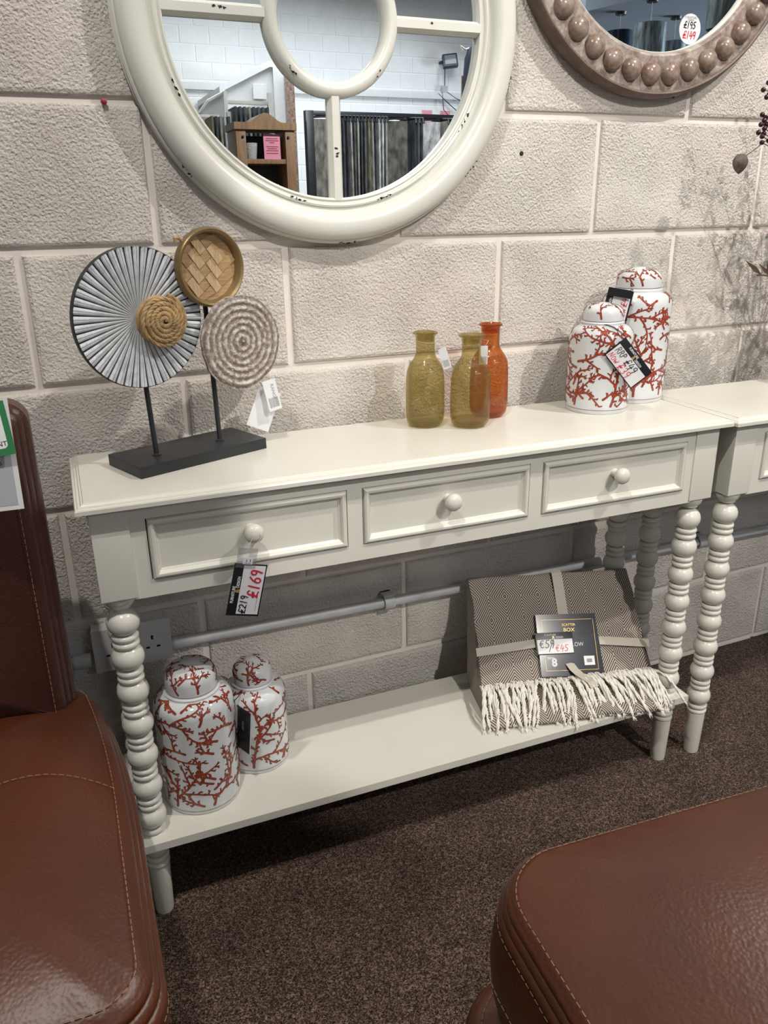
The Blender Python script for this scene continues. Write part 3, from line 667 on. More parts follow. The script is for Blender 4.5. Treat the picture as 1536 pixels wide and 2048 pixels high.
# ------------------------------------------------------------------ GINGER JARS with coral
def interp_prof(prof):
    L_ = [0]
    for a, b in zip(prof, prof[1:]): L_.append(L_[-1]+math.hypot(b[0]-a[0], b[1]-a[1]))
    def f(s):
        s = max(0, min(L_[-1], s))
        for i in range(len(L_)-1):
            if s <= L_[i+1]:
                t = (s-L_[i])/((L_[i+1]-L_[i]) or 1); a, b = prof[i], prof[i+1]
                dx, dz = b[0]-a[0], b[1]-a[1]; l = math.hypot(dx, dz) or 1
                return a[0]+dx*t, a[1]+dz*t, dz/l, -dx/l
        return prof[-1][0], prof[-1][1], 0, 1
    return f, L_[-1]
def coral(mb, f, R0, smin, smax, rnd, nmain, nfloat, wmain=.0042):
    pts_all = []; cell = {}
    C_ = 2*pi*R0
    def near(x, y, d, own):
        i, j = int(x/.006), int(y/.006)
        for a in range(i-2, i+3):
            for b in range(j-2, j+3):
                for (px, py, o) in cell.get((a, b), ()):
                    if o != own and (px-x)**2+(py-y)**2 < d*d: return True
        return False
    def put(x, y, o): cell.setdefault((int(x/.006), int(y/.006)), []).append((x, y, o))
    def mapper(off):
        def g(x, y):
            r_, z_, nr, nz = f(y)
            a = x/R0; return ((r_+nr*off)*cos(a), (r_+nr*off)*sin(a), z_+nz*off)
        return g
    g1, g2 = mapper(.00025), mapper(.0005)
    def stroke(pts, w0, w1):
        n = len(pts); ws = [w0+(w1-w0)*i/(n-1) for i in range(n)]
        mb.ribbon(pts, [w+.0010 for w in ws], g1, 2); mb.ribbon(pts, [max(.0006, w-.0002) for w in ws], g2, 1)
    ids = [0]
    def twig(x, y, a, l, w, o):
        n = 4; P = [(x, y)]
        for i in range(n):
            a += rnd.uniform(-.2, .2); x += cos(a)*l/n; y += sin(a)*l/n
            if not (smin < y < smax): return
            P.append((x, y))
        stroke(P, w, w*.75)
        for p in P: put(p[0] % C_, p[1], o)
        if l > .006 and rnd.random() < .75:
            b = a+rnd.choice((-1, 1))*.8; k = P[-2]
            stroke([k, (k[0]+cos(b)*l*.3, k[1]+sin(b)*l*.3), (k[0]+cos(b)*l*.45, k[1]+sin(b)*l*.45)], w*.8, w*.6)
    def branch(x, y, a, l, w, depth, own):
        ids[0] += 1; me = ids[0]
        step = .0045; n = max(3, int(l/step)); P = [(x, y)]; A = a; tw = []; sub = []
        bend = rnd.uniform(-.035, .035)
        for i in range(n):
            A += rnd.uniform(-.16, .16)+bend
            x += cos(A)*step; y += sin(A)*step
            if not (smin < y < smax): break
            if i > 3 and near(x % C_, y, .0068, own): break
            P.append((x, y))
            if i % 2 == 1: tw.append((x, y, A+rnd.choice((-1, 1))*rnd.uniform(.7, 1.1), rnd.uniform(.0045, .0095)))
            if depth < 2 and i > 2 and i % 5 == 3: sub.append((x, y, A+(1 if (i//5) % 2 else -1)*rnd.uniform(.6, 1.0)))
        if len(P) < 4: return
        for p in P: put(p[0] % C_, p[1], me)
        stroke(P, w, w*.62)
        t = P[-1]; twig(t[0], t[1], A+.45, .006, w*.55, me); twig(t[0], t[1], A-.4, .006, w*.55, me)
        for q in tw: twig(q[0], q[1], q[2], q[3], w*.82, me)
        for q in sub: branch(q[0], q[1], q[2], l*rnd.uniform(.4, .75), w*.8, depth+1, me)
    for k in range(nmain):
        branch(C_*(k+rnd.uniform(.2, .8))/nmain, smin+.002, pi/2+rnd.uniform(-.4, .4), (smax-smin)*rnd.uniform(.75, 1.1), wmain, 0, -1)
    for k in range(nfloat):
        x, y = rnd.uniform(0, C_), rnd.uniform(smin, smax)
        if not near(x, y, .0085, -9): branch(x, y, rnd.uniform(0, 2*pi) if rnd.random() < .3 else rnd.choice((.5, 2.6))+rnd.uniform(-.5, .5), rnd.uniform(.03, .06), wmain*.9, 1, -1)
def ring_line(mb, f, s, w, mi=2, n=64):
    r_, z_, nr, nz = f(s); r2, z2, nr2, nz2 = f(s+w)
    mb.lathe([(r_+nr*.0004, z_+nz*.0004), (r2+nr2*.0004, z2+nz2*.0004)], n, mi)
def ginger_jar(R, HS, HN, rl, HT, seed, loc, rz, label, group):
    root = empty('ginger_jar', loc, rz, label, 'jar', group)
    rnd = random.Random(seed)
    body = [(.0001, 0), (R*.96, 0), (R*.985, .0025)]
    body += [(R*(.99+.01*min(1, k/3)), .006+(HS-.006-.026)*k/12) for k in range(1, 13)]
    for k in range(1, 10):
        a = radians(90*k/9*.92); body.append((R-.024+.024*cos(a), HS-.026+.026*sin(a)))
    rn_ = rl-.003; body += [(rl+.004, HS+.004), (rn_, HS+.0075), (rn_, HN+.004)]
    sub = body[2:-2]; f, Ls = interp_prof(sub)
    mb = MB(); mb.lathe(body, 64)
    coral(mb, f, R, .012, Ls-.006, rnd, 6 if R > .065 else 5, 260 if R > .065 else 180)
    ring_line(mb, f, .0055, .0007)
    mb.build('body', ['ceramic', 'coral', 'coral_dark'], root, 40, solid='keep')
    lid = [(rn_, HN+.001), (rl, HN), (rl, HN+.002), (rl+.0004, HN+.012)]
    hh = HT-HN
    for k in range(0, 9):
        a = radians(90*k/8); lid.append((rl*.52+rl*.48*cos(a), HN+hh*.42+hh*.46*sin(a)))
    lid += [(rl*.34, HT-hh*.055), (rl*.16, HT-hh*.012), (.0001, HT)]
    f2, L2 = interp_prof(lid[1:])
    mb = MB(); mb.lathe(lid, 56)
    coral(mb, f2, rl, .008, L2-rl*.30, rnd, 3, 40, .0030)
    ring_line(mb, f2, .0035, .0007)
    mb.build('lid', ['ceramic', 'coral', 'coral_dark'], root, 40, solid='keep')
    return root
ZT, ZS = .8012, .1773
GJ = 'white ginger jars painted with red coral'
ginger_jar(.0625, .170, .173, .0385, .211, 11, (1.040, -.166, ZT), .3, 'short white coral jar on the tabletop, with a price tag hanging on its front', GJ)
ginger_jar(.0705, .222, .226, .0455, .270, 23, (1.165, -.112, ZT), 1.3, 'tall white coral jar standing behind the short one on the tabletop', GJ)
ginger_jar(.0700, .222, .226, .0455, .278, 37, (.168, -.222, ZS), 2.0, 'tall white coral jar on the low shelf beside the left front leg', GJ)
ginger_jar(.0600, .172, .175, .0370, .222, 41, (.289, -.165, ZS), .9, 'short white coral jar on the low shelf, nearer the wall', GJ)

# ------------------------------------------------------------------ GLASS BOTTLES
def bottle(mat, H, R, loc, label, rr, group='recycled glass bottles on the console table'):
    root = empty('glass_bottle', loc, 0, label, 'bottle', group)
    rn_ = .0175
    out = [(.0001, .002), (R*.55, .001), (R*.80, .002), (R*.93, .008), (R*.985, .018), (R, .035), (R*.998, .06), (R*.975, H*.53), (R*.93, H*.595), (R*.84, H*.645), (R*.70, H*.69), (R*.58, H*.725), (rn_*1.04, H*.765), (rn_*.99, H*.80), (rn_*.99, H*.90), (rn_*1.03, H*.955), (rn_*1.12, H*.972), (rr*.97, H*.976), (rr, H*.983), (rr*.98, H*.996), (rr*.85, H)]
    mb = MB(); mb.lathe(out, 48)
    mb.lathe([(rr*.85, H), (rn_*.9, H*.97), (rn_*.82, H*.9)], 48)
    mb.lathe([(.0001, .0105), (R*.4, .0085), (R*.75, .007), (R*.9, .013)], 48)
    mb.build('bottle_body', mat, root, 60)
    return root
bottle('olive', .176, .0368, (.666, -.137, ZT), 'olive glass bottle at the left of the three, with a small white tag', .0232)
bottle('olive', .171, .0378, (.741, -.176, ZT), 'olive glass bottle in front of the amber one', .0240)
bottle('amber', .180, .0375, (.812, -.122, ZT), 'amber orange glass bottle standing behind the olive ones', .0225)

def swing_tag(name, corners, label, group=None, string=None, stringmat='string', barcode=True, th=.0006):
    """small white card given by bottom-left, bottom-right, top-left in the world"""
    bl, br, tl = [Vector(c) for c in corners]
    m4 = frame_mat(bl, br-bl, tl-bl); w = (br-bl).length; h = (tl-bl).length
    root = empty(name, None, mat=m4, label=label, cat='tag', group=group)
    MB().box((0, 0, -th), (w, h, 0), .0001).build('card', 'tagwhite', root, 0)
    if barcode:
        mb = MB(); rn = random.Random(len(label))
        x = w*.15
        while x < w*.85:
            d = rn.choice((.0004, .0007, .001)); mb.box((x, h*.1, 0), (x+d, h*.42, .0002)); x += d+rn.choice((.0005, .0009))
        mb.build('barcode', 'inkgrey', root, 0)
    if string:
        inv = m4.inverted(); MB().tube([inv @ Vector(p) for p in string], .0005, 5).build('string', stringmat, root)
    return root
def neck_loop(cx, cy, z, r, a0=0, a1=360, dz=0, n=20):
    return [(cx+r*cos(radians(a0+(a1-a0)*i/n)), cy+r*sin(radians(a0+(a1-a0)*i/n)), z+dz*i/n) for i in range(n+1)]
swing_tag('swing_tag', ((.6855, -.1745, .9110), (.6990, -.1805, .9155), (.6760, -.1705, .9480)), 'small white barcode tag tied to the neck of the left olive bottle', 'bottle swing tags',
          string=neck_loop(.666, -.137, .9635, .0192, 140, 400, -.010)+[(.684, -.160, .950), (.6835, -.173, .9455)])
swing_tag('swing_tag', ((.768, -.1585, .9110), (.783, -.1640, .9110), (.770, -.1585, .9460)), 'small white barcode tag tied to the neck of the amber bottle', 'bottle swing tags',
          string=neck_loop(.812, -.122, .955, .0185, 20, 230, -.004)+[(.790, -.146, .946), (.777, -.1605, .943)])

# price tag on the short jar
def tag_frame(bl, br, tl): return frame_mat(Vector(bl), Vector(br)-Vector(bl), Vector(tl)-Vector(bl))
pt_ = price_tag('price_tag', tag_frame((1.003, -.2255, .922), (1.054, -.2505, .854), (1.036, -.2415, .959)), .0880, .0495,
    [('RRP', .08, .40, .25, 'inkblack', .0013), (' £49', .36, .36, .30, 'inkblack', .0014), ('NOw', .06, .09, .24, 'inkred', .0012), ('£39', .40, .06, .30, 'inkred', .0013)],
    'black and white ticket RRP 49 NOW 39 hanging from the short jar', header=.30)
inv = pt_.matrix_world.inverted() if False else tag_frame((1.003, -.2255, .922), (1.054, -.2505, .854), (1.036, -.2415, .959)).inverted()
for dx in (0, .0035):
    MB().tube([inv @ Vector(p) for p in [(1.014+dx, -.2045, .9745), (1.0235+dx, -.2150, .971), (1.030+dx, -.232, .963), (1.034+dx*.5, -.240, .956)]], .0007, 6).build('cord', 'cord', pt_)
# folded black tag of the tall jar, seen edge-on above the short lid
m4 = frame_mat((1.0905, -.1690, .952), (.012, -.007, .078), (-.048, .027, -.006))
t_ = price_tag('price_tag', m4, .078, .0500, [('NOw', .22, .12, .26, 'inkred', .0012), ('£49', .60, .14, .24, 'inkred', .0012)], 'black and white price ticket tied under the lid of the tall jar on the tabletop', header=.26, border=.06)
MB().tube([m4.inverted() @ Vector(p) for p in [(1.125, -.145, 1.028), (1.11, -.160, 1.033), (1.096, -.171, 1.030)]], .0008, 6).build('cord', 'cord', t_)
MB().box((.078, .004, -.002), (.0795, .050, .006), .0005).box((.064, .004, .0055), (.0795, .050, .0065), .0003).build('folded_flap', 'tagblack', t_, 0)
# tag of the short jar on the shelf
m4 = frame_mat((.2360, -.2265, .258), (.0175, -.030, -.006), (-.006, .004, .105))
r = empty('price_tag', None, mat=m4, label='black price ticket hanging from the short jar on the shelf', cat='price tag')
MB().box((0, 0, -.0010), (.034, .098, 0), .0002).build('card', 'tagblack', r, 0)
MB().box((.0335, .0, -.0012), (.0350, .098, .0004), .0002).build('card_edge', 'tagwhite', r, 0)
text_mesh('NOW', .008, 'printed_lettering', 'inkgrey', r, .012, .07, .0003, rot=-pi/2)
inv = m4.inverted()
MB().tube([inv @ Vector(p) for p in [(.263, -.192, .352), (.251, -.208, .350), (.240, -.222, .352), (.2385, -.228, .352)]], .0008, 6).build('cord', 'cord', r)
# ticket on the left drawer knob
A = Vector((.2630, -.3730, .5940))
xd = Vector((.0215, 0, .0845)); yd = Vector((-.0490, 0, .0145))
m4 = frame_mat(A, xd, yd); inv = m4.inverted()
pt_ = price_tag('price_tag', m4, .0865, .0515, [('£219', .05, .43, .22, 'inkblack', .0015), ('£169', .36, .13, .34, 'inkred', .0024), ('~~~ ~~~', .10, .10, .10, 'inkgrey', .0004)],
    'black and white ticket 219 and 169 hanging from the left drawer knob', header=.29)
MB().box((.0800, .0195, .0002), (.112, .0500, .0010), .0002).build('plastic_hanger', 'plastic', pt_, 0)
MB().box((.0862, .0250, .0010), (.0965, .0400, .0014)).build('hanger_insert', 'tagwhite', pt_, 0)
mb = MB(); mb.box((.088, .0275, .0014), (.0885, .0375, .0016)); mb.box((.090, .0285, .0014), (.0945, .0295, .0016)); mb.box((.090, .034, .0014), (.0935, .035, .0016)); mb.build('insert_print', 'inkblack', pt_, 0)
KN = Vector(tpos(.0252+.252, -.3476+.010)+(.7195,))
MB().tube([inv @ Vector(p) for p in [(.243, -.3725, .704), (.258, -.368, .712), (KN.x-.007, -.352, .7155), (KN.x-.004, -.348, .7275), (KN.x+.005, -.348, .7275), (KN.x+.008, -.352, .716), (.262, -.370, .704), (.243, -.3725, .703)]], .0005, 5).build('string', 'string', pt_)

# ------------------------------------------------------------------ DISC SCULPTURE
AD = radians(21)
r = empty('disc_sculpture', (.218, -.153, ZT), AD, 'sculpture of three decorative discs on black rods and a black base', 'ornament')
MB().box((-.119, -.054, 0), (.119, .054, .0185), .0008).build('base', 'black', r, 30)
MB().tube([(-.065, -.008, .018), (-.065, .006, .2)], .0042, 12).lathe([(.0075, .0185), (.0075, .0200), (.004, .0215)], 16, mat=Matrix.Translation((-.065, -.008, 0))).build('rod', 'black', r)
MB().tube([(.0555, -.008, .018), (.0555, .002, .30)], .0042, 12).lathe([(.0075, .0185), (.0075, .0200), (.004, .0215)], 16, mat=Matrix.Translation((.0555, -.008, 0))).build('rod', 'black', r)
# fan disc: real radial ribs, slightly dished
n = 48*10; rings = [.0005, .012, .03, .05, .07, .09, .1045]
mb = MB(); vs = []
for q, rr in enumerate(rings):
    for i in range(n):
        a = 2*pi*i/n; amp = .0019*min(1, rr/.07); d = -.003*(rr/.105)**2
        vs.append((rr*cos(a), d-.004-amp*(abs(sin(24*a))**.6*2-1+.25*abs(sin(48*a))), rr*sin(a)))
m_ = len(rings)
for i in range(n): a = 2*pi*i/n; vs.append((.1045*cos(a), .0015, .1045*sin(a)))
fs = [(k*n+i, (k+1)*n+i, (k+1)*n+(i+1) % n, k*n+(i+1) % n) for k in range(m_) for i in range(n)]
fs.append(tuple(range(m_*n, (m_+1)*n)))
o = mb.add(vs, fs).build('fan_disc', 'ribs', r, 60); o.location = (-.067, -.004, .236); fan = o
mb = MB(); mb.lathe([(.1040, .002), (.1056, .001), (.1060, -.004), (.1056, -.0078), (.1042, -.0085)], 160, axis='y'); mb.build('dark_edge', 'black', fan, 50)
# woven centre: coiled braid
mb = MB(); P = []
for i in range(420):
    t = i/420; a = t*5.2*2*pi; rr = .003+.0365*t
    P.append((rr*cos(a), -.010-.010*sqrt(max(0, 1-(t*.97)**2)), rr*sin(a)))
for k, ph in enumerate((0, 2*pi/3, 4*pi/3)):
    Q = []
    for i, p in enumerate(P):
        a = i*.55+ph; rr = sqrt(p[0]**2+p[2]**2) or 1; w = .0021
        ux, uz = p[0]/rr, p[2]/rr
        Q.append((p[0]+ux*w*sin(a)*1.0, p[1]-w*.7*cos(a), p[2]+uz*w*sin(a)))
    mb.tube(Q, .0024, 6)
mb.lathe([(.0001, -.006), (.036, -.006), (.038, 0), (.0001, 0)], 40, axis='y')
o = mb.build('woven_centre', 'rope', fan, 60); o.location = (.0315, -.004, -.006); 
# bamboo tray disc
bd = MB().lathe([(.0001, .004), (.052, .004), (.0590, .002), (.0610, -.003), (.0612, -.010), (.0600, -.0135), (.0580, -.0150), (.0555, -.0142), (.0535, -.012), (.0515, -.003), (.050, .0)], 96, axis='y').build('bamboo_disc', 'brass', r, 35)
bd.location = (.0585, -.0125, .304)
mb = MB(); w = .0155
g = random.Random(5)
for i in range(-8, 9):
    for j in range(-8, 9):
        # herringbone of strips at 45 degrees
        for ori in (0, 1):
            if ori == 0: cxn, czn = (i*w*3+ (j % 3)*w), j*w
            else: cxn, czn = (i*w*3+(j % 3)*w)+w*1.5, j*w+w*.5
            if ori == 0: L2, W2 = w*.98, w*.47
            else: L2, W2 = w*.48, w*.98
            ca = cos(pi/5); sa = sin(pi/5)
            c0 = (cxn*ca-czn*sa, cxn*sa+czn*ca)
            if math.hypot(*c0) > .045: continue
            pl = []
            for sx, sz in ((-1, -1), (1, -1), (1, 1), (-1, 1)):
                x, z = cxn+sx*L2, czn+sz*W2; X, Z = x*ca-z*sa, x*sa+z*ca
                rr = math.hypot(X, Z)
                if rr > .0515: X *= .0515/rr; Z *= .0515/rr
                pl.append((X, -.0015-(.0012 if (sx > 0) == (ori == 0) else 0)-(.0006 if ori else 0), Z))
            mb.add(pl, [(0, 1, 2, 3)], ori)
mb.lathe([(.0001, -.0005), (.052, -.0005)], 48, axis='y')
o = mb.build('bamboo_weave', ['bamboo', 'bamboo2'], bd, 0)
MB().tube([(-.044, -.006, .040), (-.050, -.006, .046), (-.056, -.004, .046), (-.055, -.002, .038)], .0028, 8).build('hanging_loop', 'rope', bd)
# carved wood disc: concentric ridges, slightly uneven outline
mb = MB(); n = 160; radii = [i*.0014 for i in range(1, 55)]+[.0765]
vs = [(0, -.009, 0)]
def wob(a): return 1+.012*sin(3*a+1)+.010*sin(7*a)+.006*sin(17*a+2)
for rr in radii:
    for i in range(n):
        a = 2*pi*i/n; q = rr*wob(a)
        hgt = -.009-.0012*cos(2*pi*rr/.0112)-(.0006*math.sin(i*7.3)*math.sin(rr*3000))
        if rr > .074: hgt = -.006
        vs.append((q*cos(a), hgt, q*sin(a)))
K = len(radii)
for i in range(n): a = 2*pi*i/n; vs.append((.0762*wob(a)*cos(a), 0, .0762*wob(a)*sin(a)))
fs = [(0, 1+(i+1) % n, 1+i) for i in range(n)]+[(1+k*n+i, 1+k*n+(i+1) % n, 1+(k+1)*n+(i+1) % n, 1+(k+1)*n+i) for k in range(K) for i in range(n)]
fs.append(tuple(range(1+K*n, 1+(K+1)*n)))
o = mb.add(vs, fs).build('carved_disc', 'carved', r, 50); o.location = (.098, -.0285, .183)
swing_tag('swing_tag', ((.322, -.135, .840), (.362, -.125, .820), (.344, -.128, .908)), 'plain white card hanging behind the carved disc', 'cards on the disc sculpture', barcode=False,
          string=[(.333, -.124, .902), (.334, -.121, .925), (.33, -.120, .945)])
st2 = swing_tag('swing_tag', ((.363, -.143, .860), (.387, -.138, .864), (.350, -.140, .912)), 'white barcode swing tag hanging at the edge of the carved disc', 'cards on the disc sculpture', barcode=True,
          string=[(.359, -.137, .906), (.352, -.126, .93), (.345, -.121, .945)])
text_mesh('RANGE', .0085, 'printed_lettering', 'inkgrey', st2, .0135, .046, .0002, rot=-pi/2)

# ------------------------------------------------------------------ THROW
THR = radians(-13.5)
r = empty('folded_throw', (.813, -.060, 0), THR, 'folded grey and cream diamond-weave throw with ivory fringe, on the low shelf', 'throw')
prof = [(.020, .392), (.016, .405), (.006, .4125), (-.004, .409), (-.014, .396), (-.034, .366), (-.056, .334), (-.078, .302), (-.098, .272), (-.118, .246), (-.136, .227), (-.155, .2175), (-.178, .2125), (-.200, .208), (-.218, .2025), (-.232, .196), (-.2395, .189), (-.237, .182), (-.226, .1785)]
back = [(-.16, .1782), (-.09, .1782), (-.055, .180), (-.040, .20), (-.02, .25), (.0, .31), (.015, .36)]
def rsm(pts, it=2):
    for _ in range(it):
        q = [pts[0]]
        for a, b in zip(pts, pts[1:]): q += [(a[0]*.75+b[0]*.25, a[1]*.75+b[1]*.25), (a[0]*.25+b[0]*.75, a[1]*.25+b[1]*.75)]
        pts = q+[pts[-1]]
    return pts
loop = rsm(prof+back+[prof[0]], 1)
Ls = [0]
for a, b in zip(loop, loop[1:]): Ls.append(Ls[-1]+math.hypot(a[0]-b[0], a[1]-b[1]))
nx = 60; Wt = .378; vs = []; uv = []; K = len(loop)
def width_ext(z): return max(0, (.30-z)/.12)*.012
for i in range(nx+1):
    x = Wt*i/nx
    for k, (y, z) in enumerate(loop):
        e = abs(2*i/nx-1)**10
        cyy, czz = -.10, .27
        # soften the ends, add slow waves
        wv = .0022*sin(x*38+z*30)+.0015*sin(x*71+y*40)
        xx = x+min(.3, 2*i/nx-1)*width_ext(z)+(.0018*sin(z*90))*(1 if i in (0, nx) else 0)
        droop = -.010*(x/Wt) if z > .3 else 0
        f_ = 1-.10*e
        ym = y+(-(y+.005) if False else 0)
        vs.append((xx, y+wv*(1 if z > .182 else 0), z+droop*(z-.3)/.11+(wv*.6 if .19 < z < .26 else 0))); uv.append((x, Ls[k]))
fs = [(i*K+k, i*K+k+1, (i+1)*K+k+1, (i+1)*K+k) for i in range(nx) for k in range(K-1)]
# end faces: strips between front and back halves
o = MB(); o.add(vs, fs)
half = K//2
def cap(i):
    base = i*K; out = []
    a, b = 0, K-1
    while a+1 < b-0:
        if a+1 >= b: break
        out.append((base+a, base+a+1, base+b-1, base+b) if a+1 < b-1 else (base+a, base+a+1, base+b))
        a += 1; b -= 1
    return out
c0 = cap(0); c1 = cap(nx); o.add([], []); o.f += c0+c1; o.m += [0]*(len(c0)+len(c1)); o.uv = uv
blk = o.build('blanket', 'throw', r, 60)
def surf(y):
    pts = loop[:int(K*.72)]
    best = None
    for a, b in zip(pts, pts[1:]):
        if a[0] >= y >= b[0] and a[0] != b[0]:
            t = (a[0]-y)/(a[0]-b[0]); return a[1]+(b[1]-a[1])*t
    return .20
# fringe
rn = random.Random(9)
def tassel_mesh(seed, L_=.094):
    q = random.Random(seed); mb = MB(); n = 16; path = []
    bx = q.uniform(-.012, .012); lift = q.uniform(0, .004)
    drop = [(0, .0), (-.2, .002), (-.4, .0), (-.6, -.006), (-.78, -.016), (-.9, -.028), (-1.0, -.040)]
    for i in range(n+1):
        t = i/n; y = -L_*t; j = min(len(drop)-2, int(t*(len(drop)-1))); u = t*(len(drop)-1)-j
        z = (drop[j][1]*(1-u)+drop[j+1][1]*u)+lift*sin(pi*t)+.004
        path.append(Vector((bx*t*t+.003*sin(t*5+seed), y, z)))
    for ph in (0, pi):
        mb.tube([p+Vector((.0016*cos(i*1.1+ph), 0, .0016*sin(i*1.1+ph))) for i, p in enumerate(path)], [.0021]*(n-1)+[.0019, .0014], 6)
    e = path[-1]
    for k in range(5):
        a = q.uniform(0, 2*pi); d = Vector((.004*cos(a), -.008*q.uniform(.5, 1.2), -.004+.003*sin(a)))
        mb.tube([e-Vector((0, -.002, 0)), e+d*.6, e+d], [.0010, .0007, .0003], 4)
    return mb
base_t = []
cnt = 84
for i in range(cnt):
    if i < 7:
        tm = tassel_mesh(i, .088+.004*(i % 3))    .build('tassel', 'yarn', r, 60); base_t.append(tm); c = tm
    else:
        c = base_t[rn.randrange(7)].copy(); COL.objects.link(c); c.parent = r
    x = -.008+(Wt+.006)*i/(cnt-1)
    if i % 9 == 4: x += .002
    yst = -.146+rn.uniform(-.003, .003)
    c.location = (x, yst, surf(yst)+.0015)
    slant = -.25+.95*(i/(cnt-1)) if i < cnt*.55 else .1+.5*(i/(cnt-1))
    c.rotation_euler = (0, rn.uniform(-.05, .05), rn.uniform(-.22, .22)+(-.10 if i < cnt/2 else .30))
    s = rn.uniform(.92, 1.12); c.scale = (s, s, s)
MB().tube([(x_*.01-.008, -.1485, surf(-.1485)+.0022+.0006*sin(x_*3)) for x_ in range(0, 41)], .0024, 6).build('knot_row', 'yarn', r)
# ribbon bands
def band(pts_front, wdir, w, name='ribbon', off=.0012):
    mb = MB(); n = len(pts_front); vs = []
    for p in pts_front:
        p = Vector(p); vs += [p-wdir*w/2, p+wdir*w/2]
    nn = []
    fs = [(2*i, 2*i+1, 2*i+3, 2*i+2) for i in range(n-1)]
    mb.add(vs, fs); ob = mb.build(name, 'ribbon', r, 0)
    sm = ob.modifiers.new('thickness', 'SOLIDIFY'); sm.thickness = .0006; sm.offset = 0
    return ob
band([(.203, y, surf(y)+.0042) for y in (.004, -.004, -.012, -.024, -.036, -.048, -.056, -.062)], Vector((1, 0, 0)), .0235)
def hz_band(x0, x1, y0, y1, off0=.004, off1=.004, w=.0185):
    P = []
    for i in range(13):
        t = i/12; x = x0+(x1-x0)*t; y = y0+(y1-y0)*t; P.append((x, y-.0045, surf(y)+.001+off0+(off1-off0)*t))
    return band(P, Vector((0, .55, .83)), w)
hz_band(-.007, .128, -.094, -.090); hz_band(.250, .3905, -.092, -.104)
band([(.196, -.128, .2510), (.202, -.142, .2430), (.209, -.154, .2380), (.218, -.167, .2350), (.226, -.180, .2330), (.230, -.192, .2260)], Vector((.97, .22, 0)), .020)
# label card
bl, br_, tl = Vector((.1290, -.1415, .2320)), Vector((.2710, -.1480, .2255)), Vector((.1165, -.0590, .3395))
m4 = frame_mat(bl, br_-bl, tl-bl); cw, ch = .1430, .1360
card = bpy.data.objects.new('label_card', None); COL.objects.link(card); card.parent = r; card.matrix_local = m4; card['label'] = 'glossy dark navy label card'
shear = -.012
mb = MB(); mb.add([(0, 0, 0), (cw, 0, 0), (cw-.006, ch, 0), (0, ch, 0), (0, 0, -.0008), (cw, 0, -.0008), (cw-.006, ch, -.0008), (0, ch, -.0008)], [(0, 1, 2, 3), (7, 6, 5, 4), (0, 4, 5, 1), (1, 5, 6, 2), (2, 6, 7, 3), (3, 7, 4, 0)]); mb.build('card', 'navycard', card, 0)
mb = MB()
for a, b in (((.012, .012), (cw-.012, .0126)), ((.012, ch-.0126), (cw-.016, ch-.012)), ((.012, .012), (.0126, ch-.012)), ((cw-.0126, .012), (cw-.012, ch-.012))): mb.box((a[0], a[1], 0), (b[0], b[1], .0003))
mb.build('gold_border', 'gold', card, 0)
text_mesh('SCATTER', .0075, 'printed_lettering', 'gold', card, .058, .1095, .0003)
text_mesh('BOX', .0115, 'printed_lettering', 'gold', card, .060, .0970, .0003, sx=1.1)
text_mesh('THROW', .0125, 'printed_lettering', 'paper', card, .060, .064, .0003, sx=.9)
text_mesh('8', .024, 'printed_logo', 'paper', card, .026, .022, .0003, off=.001)
MB().box((.016, .0400, 0), (.032, .0413, .0003)).box((.018, .0375, 0), (.028, .0386, .0003)).build('logo_bar', 'paper', card, 0)
MB().box((.100, .022, 0), (.124, .042, .0003)).build('barcode_patch', 'tagwhite', card, 0)
MB().box((.106, .028, .0003), (.118, .036, .0005)).build('barcode', 'inkgrey', card, 0)
# price ticket on it
q = Vector((.1265, -.1155, .2715)); q2 = Vector((.2110, -.1175, .2680)); q3 = Vector((.1220, -.0870, .3095))
price_tag('price_ticket', frame_mat(q, q2-q, q3-q), .0855, .0480, [('€59', .08, .30, .36, 'inkblack', .0016), ('/', .30, .20, .50, 'inkblack', .0014), ('€45', .50, .12, .30, 'inkorange', .0014)], None, header=.32, parent=r, border=.03)
# care label lying on shelf at the throw's left side
cl = empty('care_label', None, mat=frame_mat((.760, -.124, ZS+.0008), (.0345, -.008, 0), (.008, .034, 0)), label='small translucent printed care label lying on the shelf beside the throw', cat='label')
MB().box((0, 0, -.0004), (.034, .024, 0)).build('label_film', 'greycard', cl, 0)
mb = MB()
for i in range(6): mb.box((.005+i*.0045, .005, 0), (.0065+i*.0045, .019-(i % 2)*.003, .0002))
mb.build('print', 'inkgrey', cl, 0)

# ------------------------------------------------------------------ CUSHIONED LEATHER FURNITURE
def rrect(hx, hy, rc, off=0, k=10, nl=14):
    pts = []
    hx += off; hy += off; rc = max(.004, rc+off)
    for ci, (sx, sy, a0) in enumerate(((1, 1, 0), (-1, 1, 90), (-1, -1, 180), (1, -1, 270))):
        for i in range(k+1):
            a = radians(a0+90*i/k); pts.append((sx*(hx-rc)+rc*cos(a), sy*(hy-rc)+rc*sin(a)))
        # straight to next corner
        nxt = ((-1, 1), (-1, -1), (1, -1), (1, 1))[ci]; a = radians(a0+90)
        e = (sx*(hx-rc)+rc*cos(a), sy*(hy-rc)+rc*sin(a)); f_ = (nxt[0]*(hx-rc)+rc*cos(a), nxt[1]*(hy-rc)+rc*sin(a))
        for i in range(1, nl): t = i/nl; pts.append((e[0]+(f_[0]-e[0])*t, e[1]+(f_[1]-e[1])*t))
    return pts
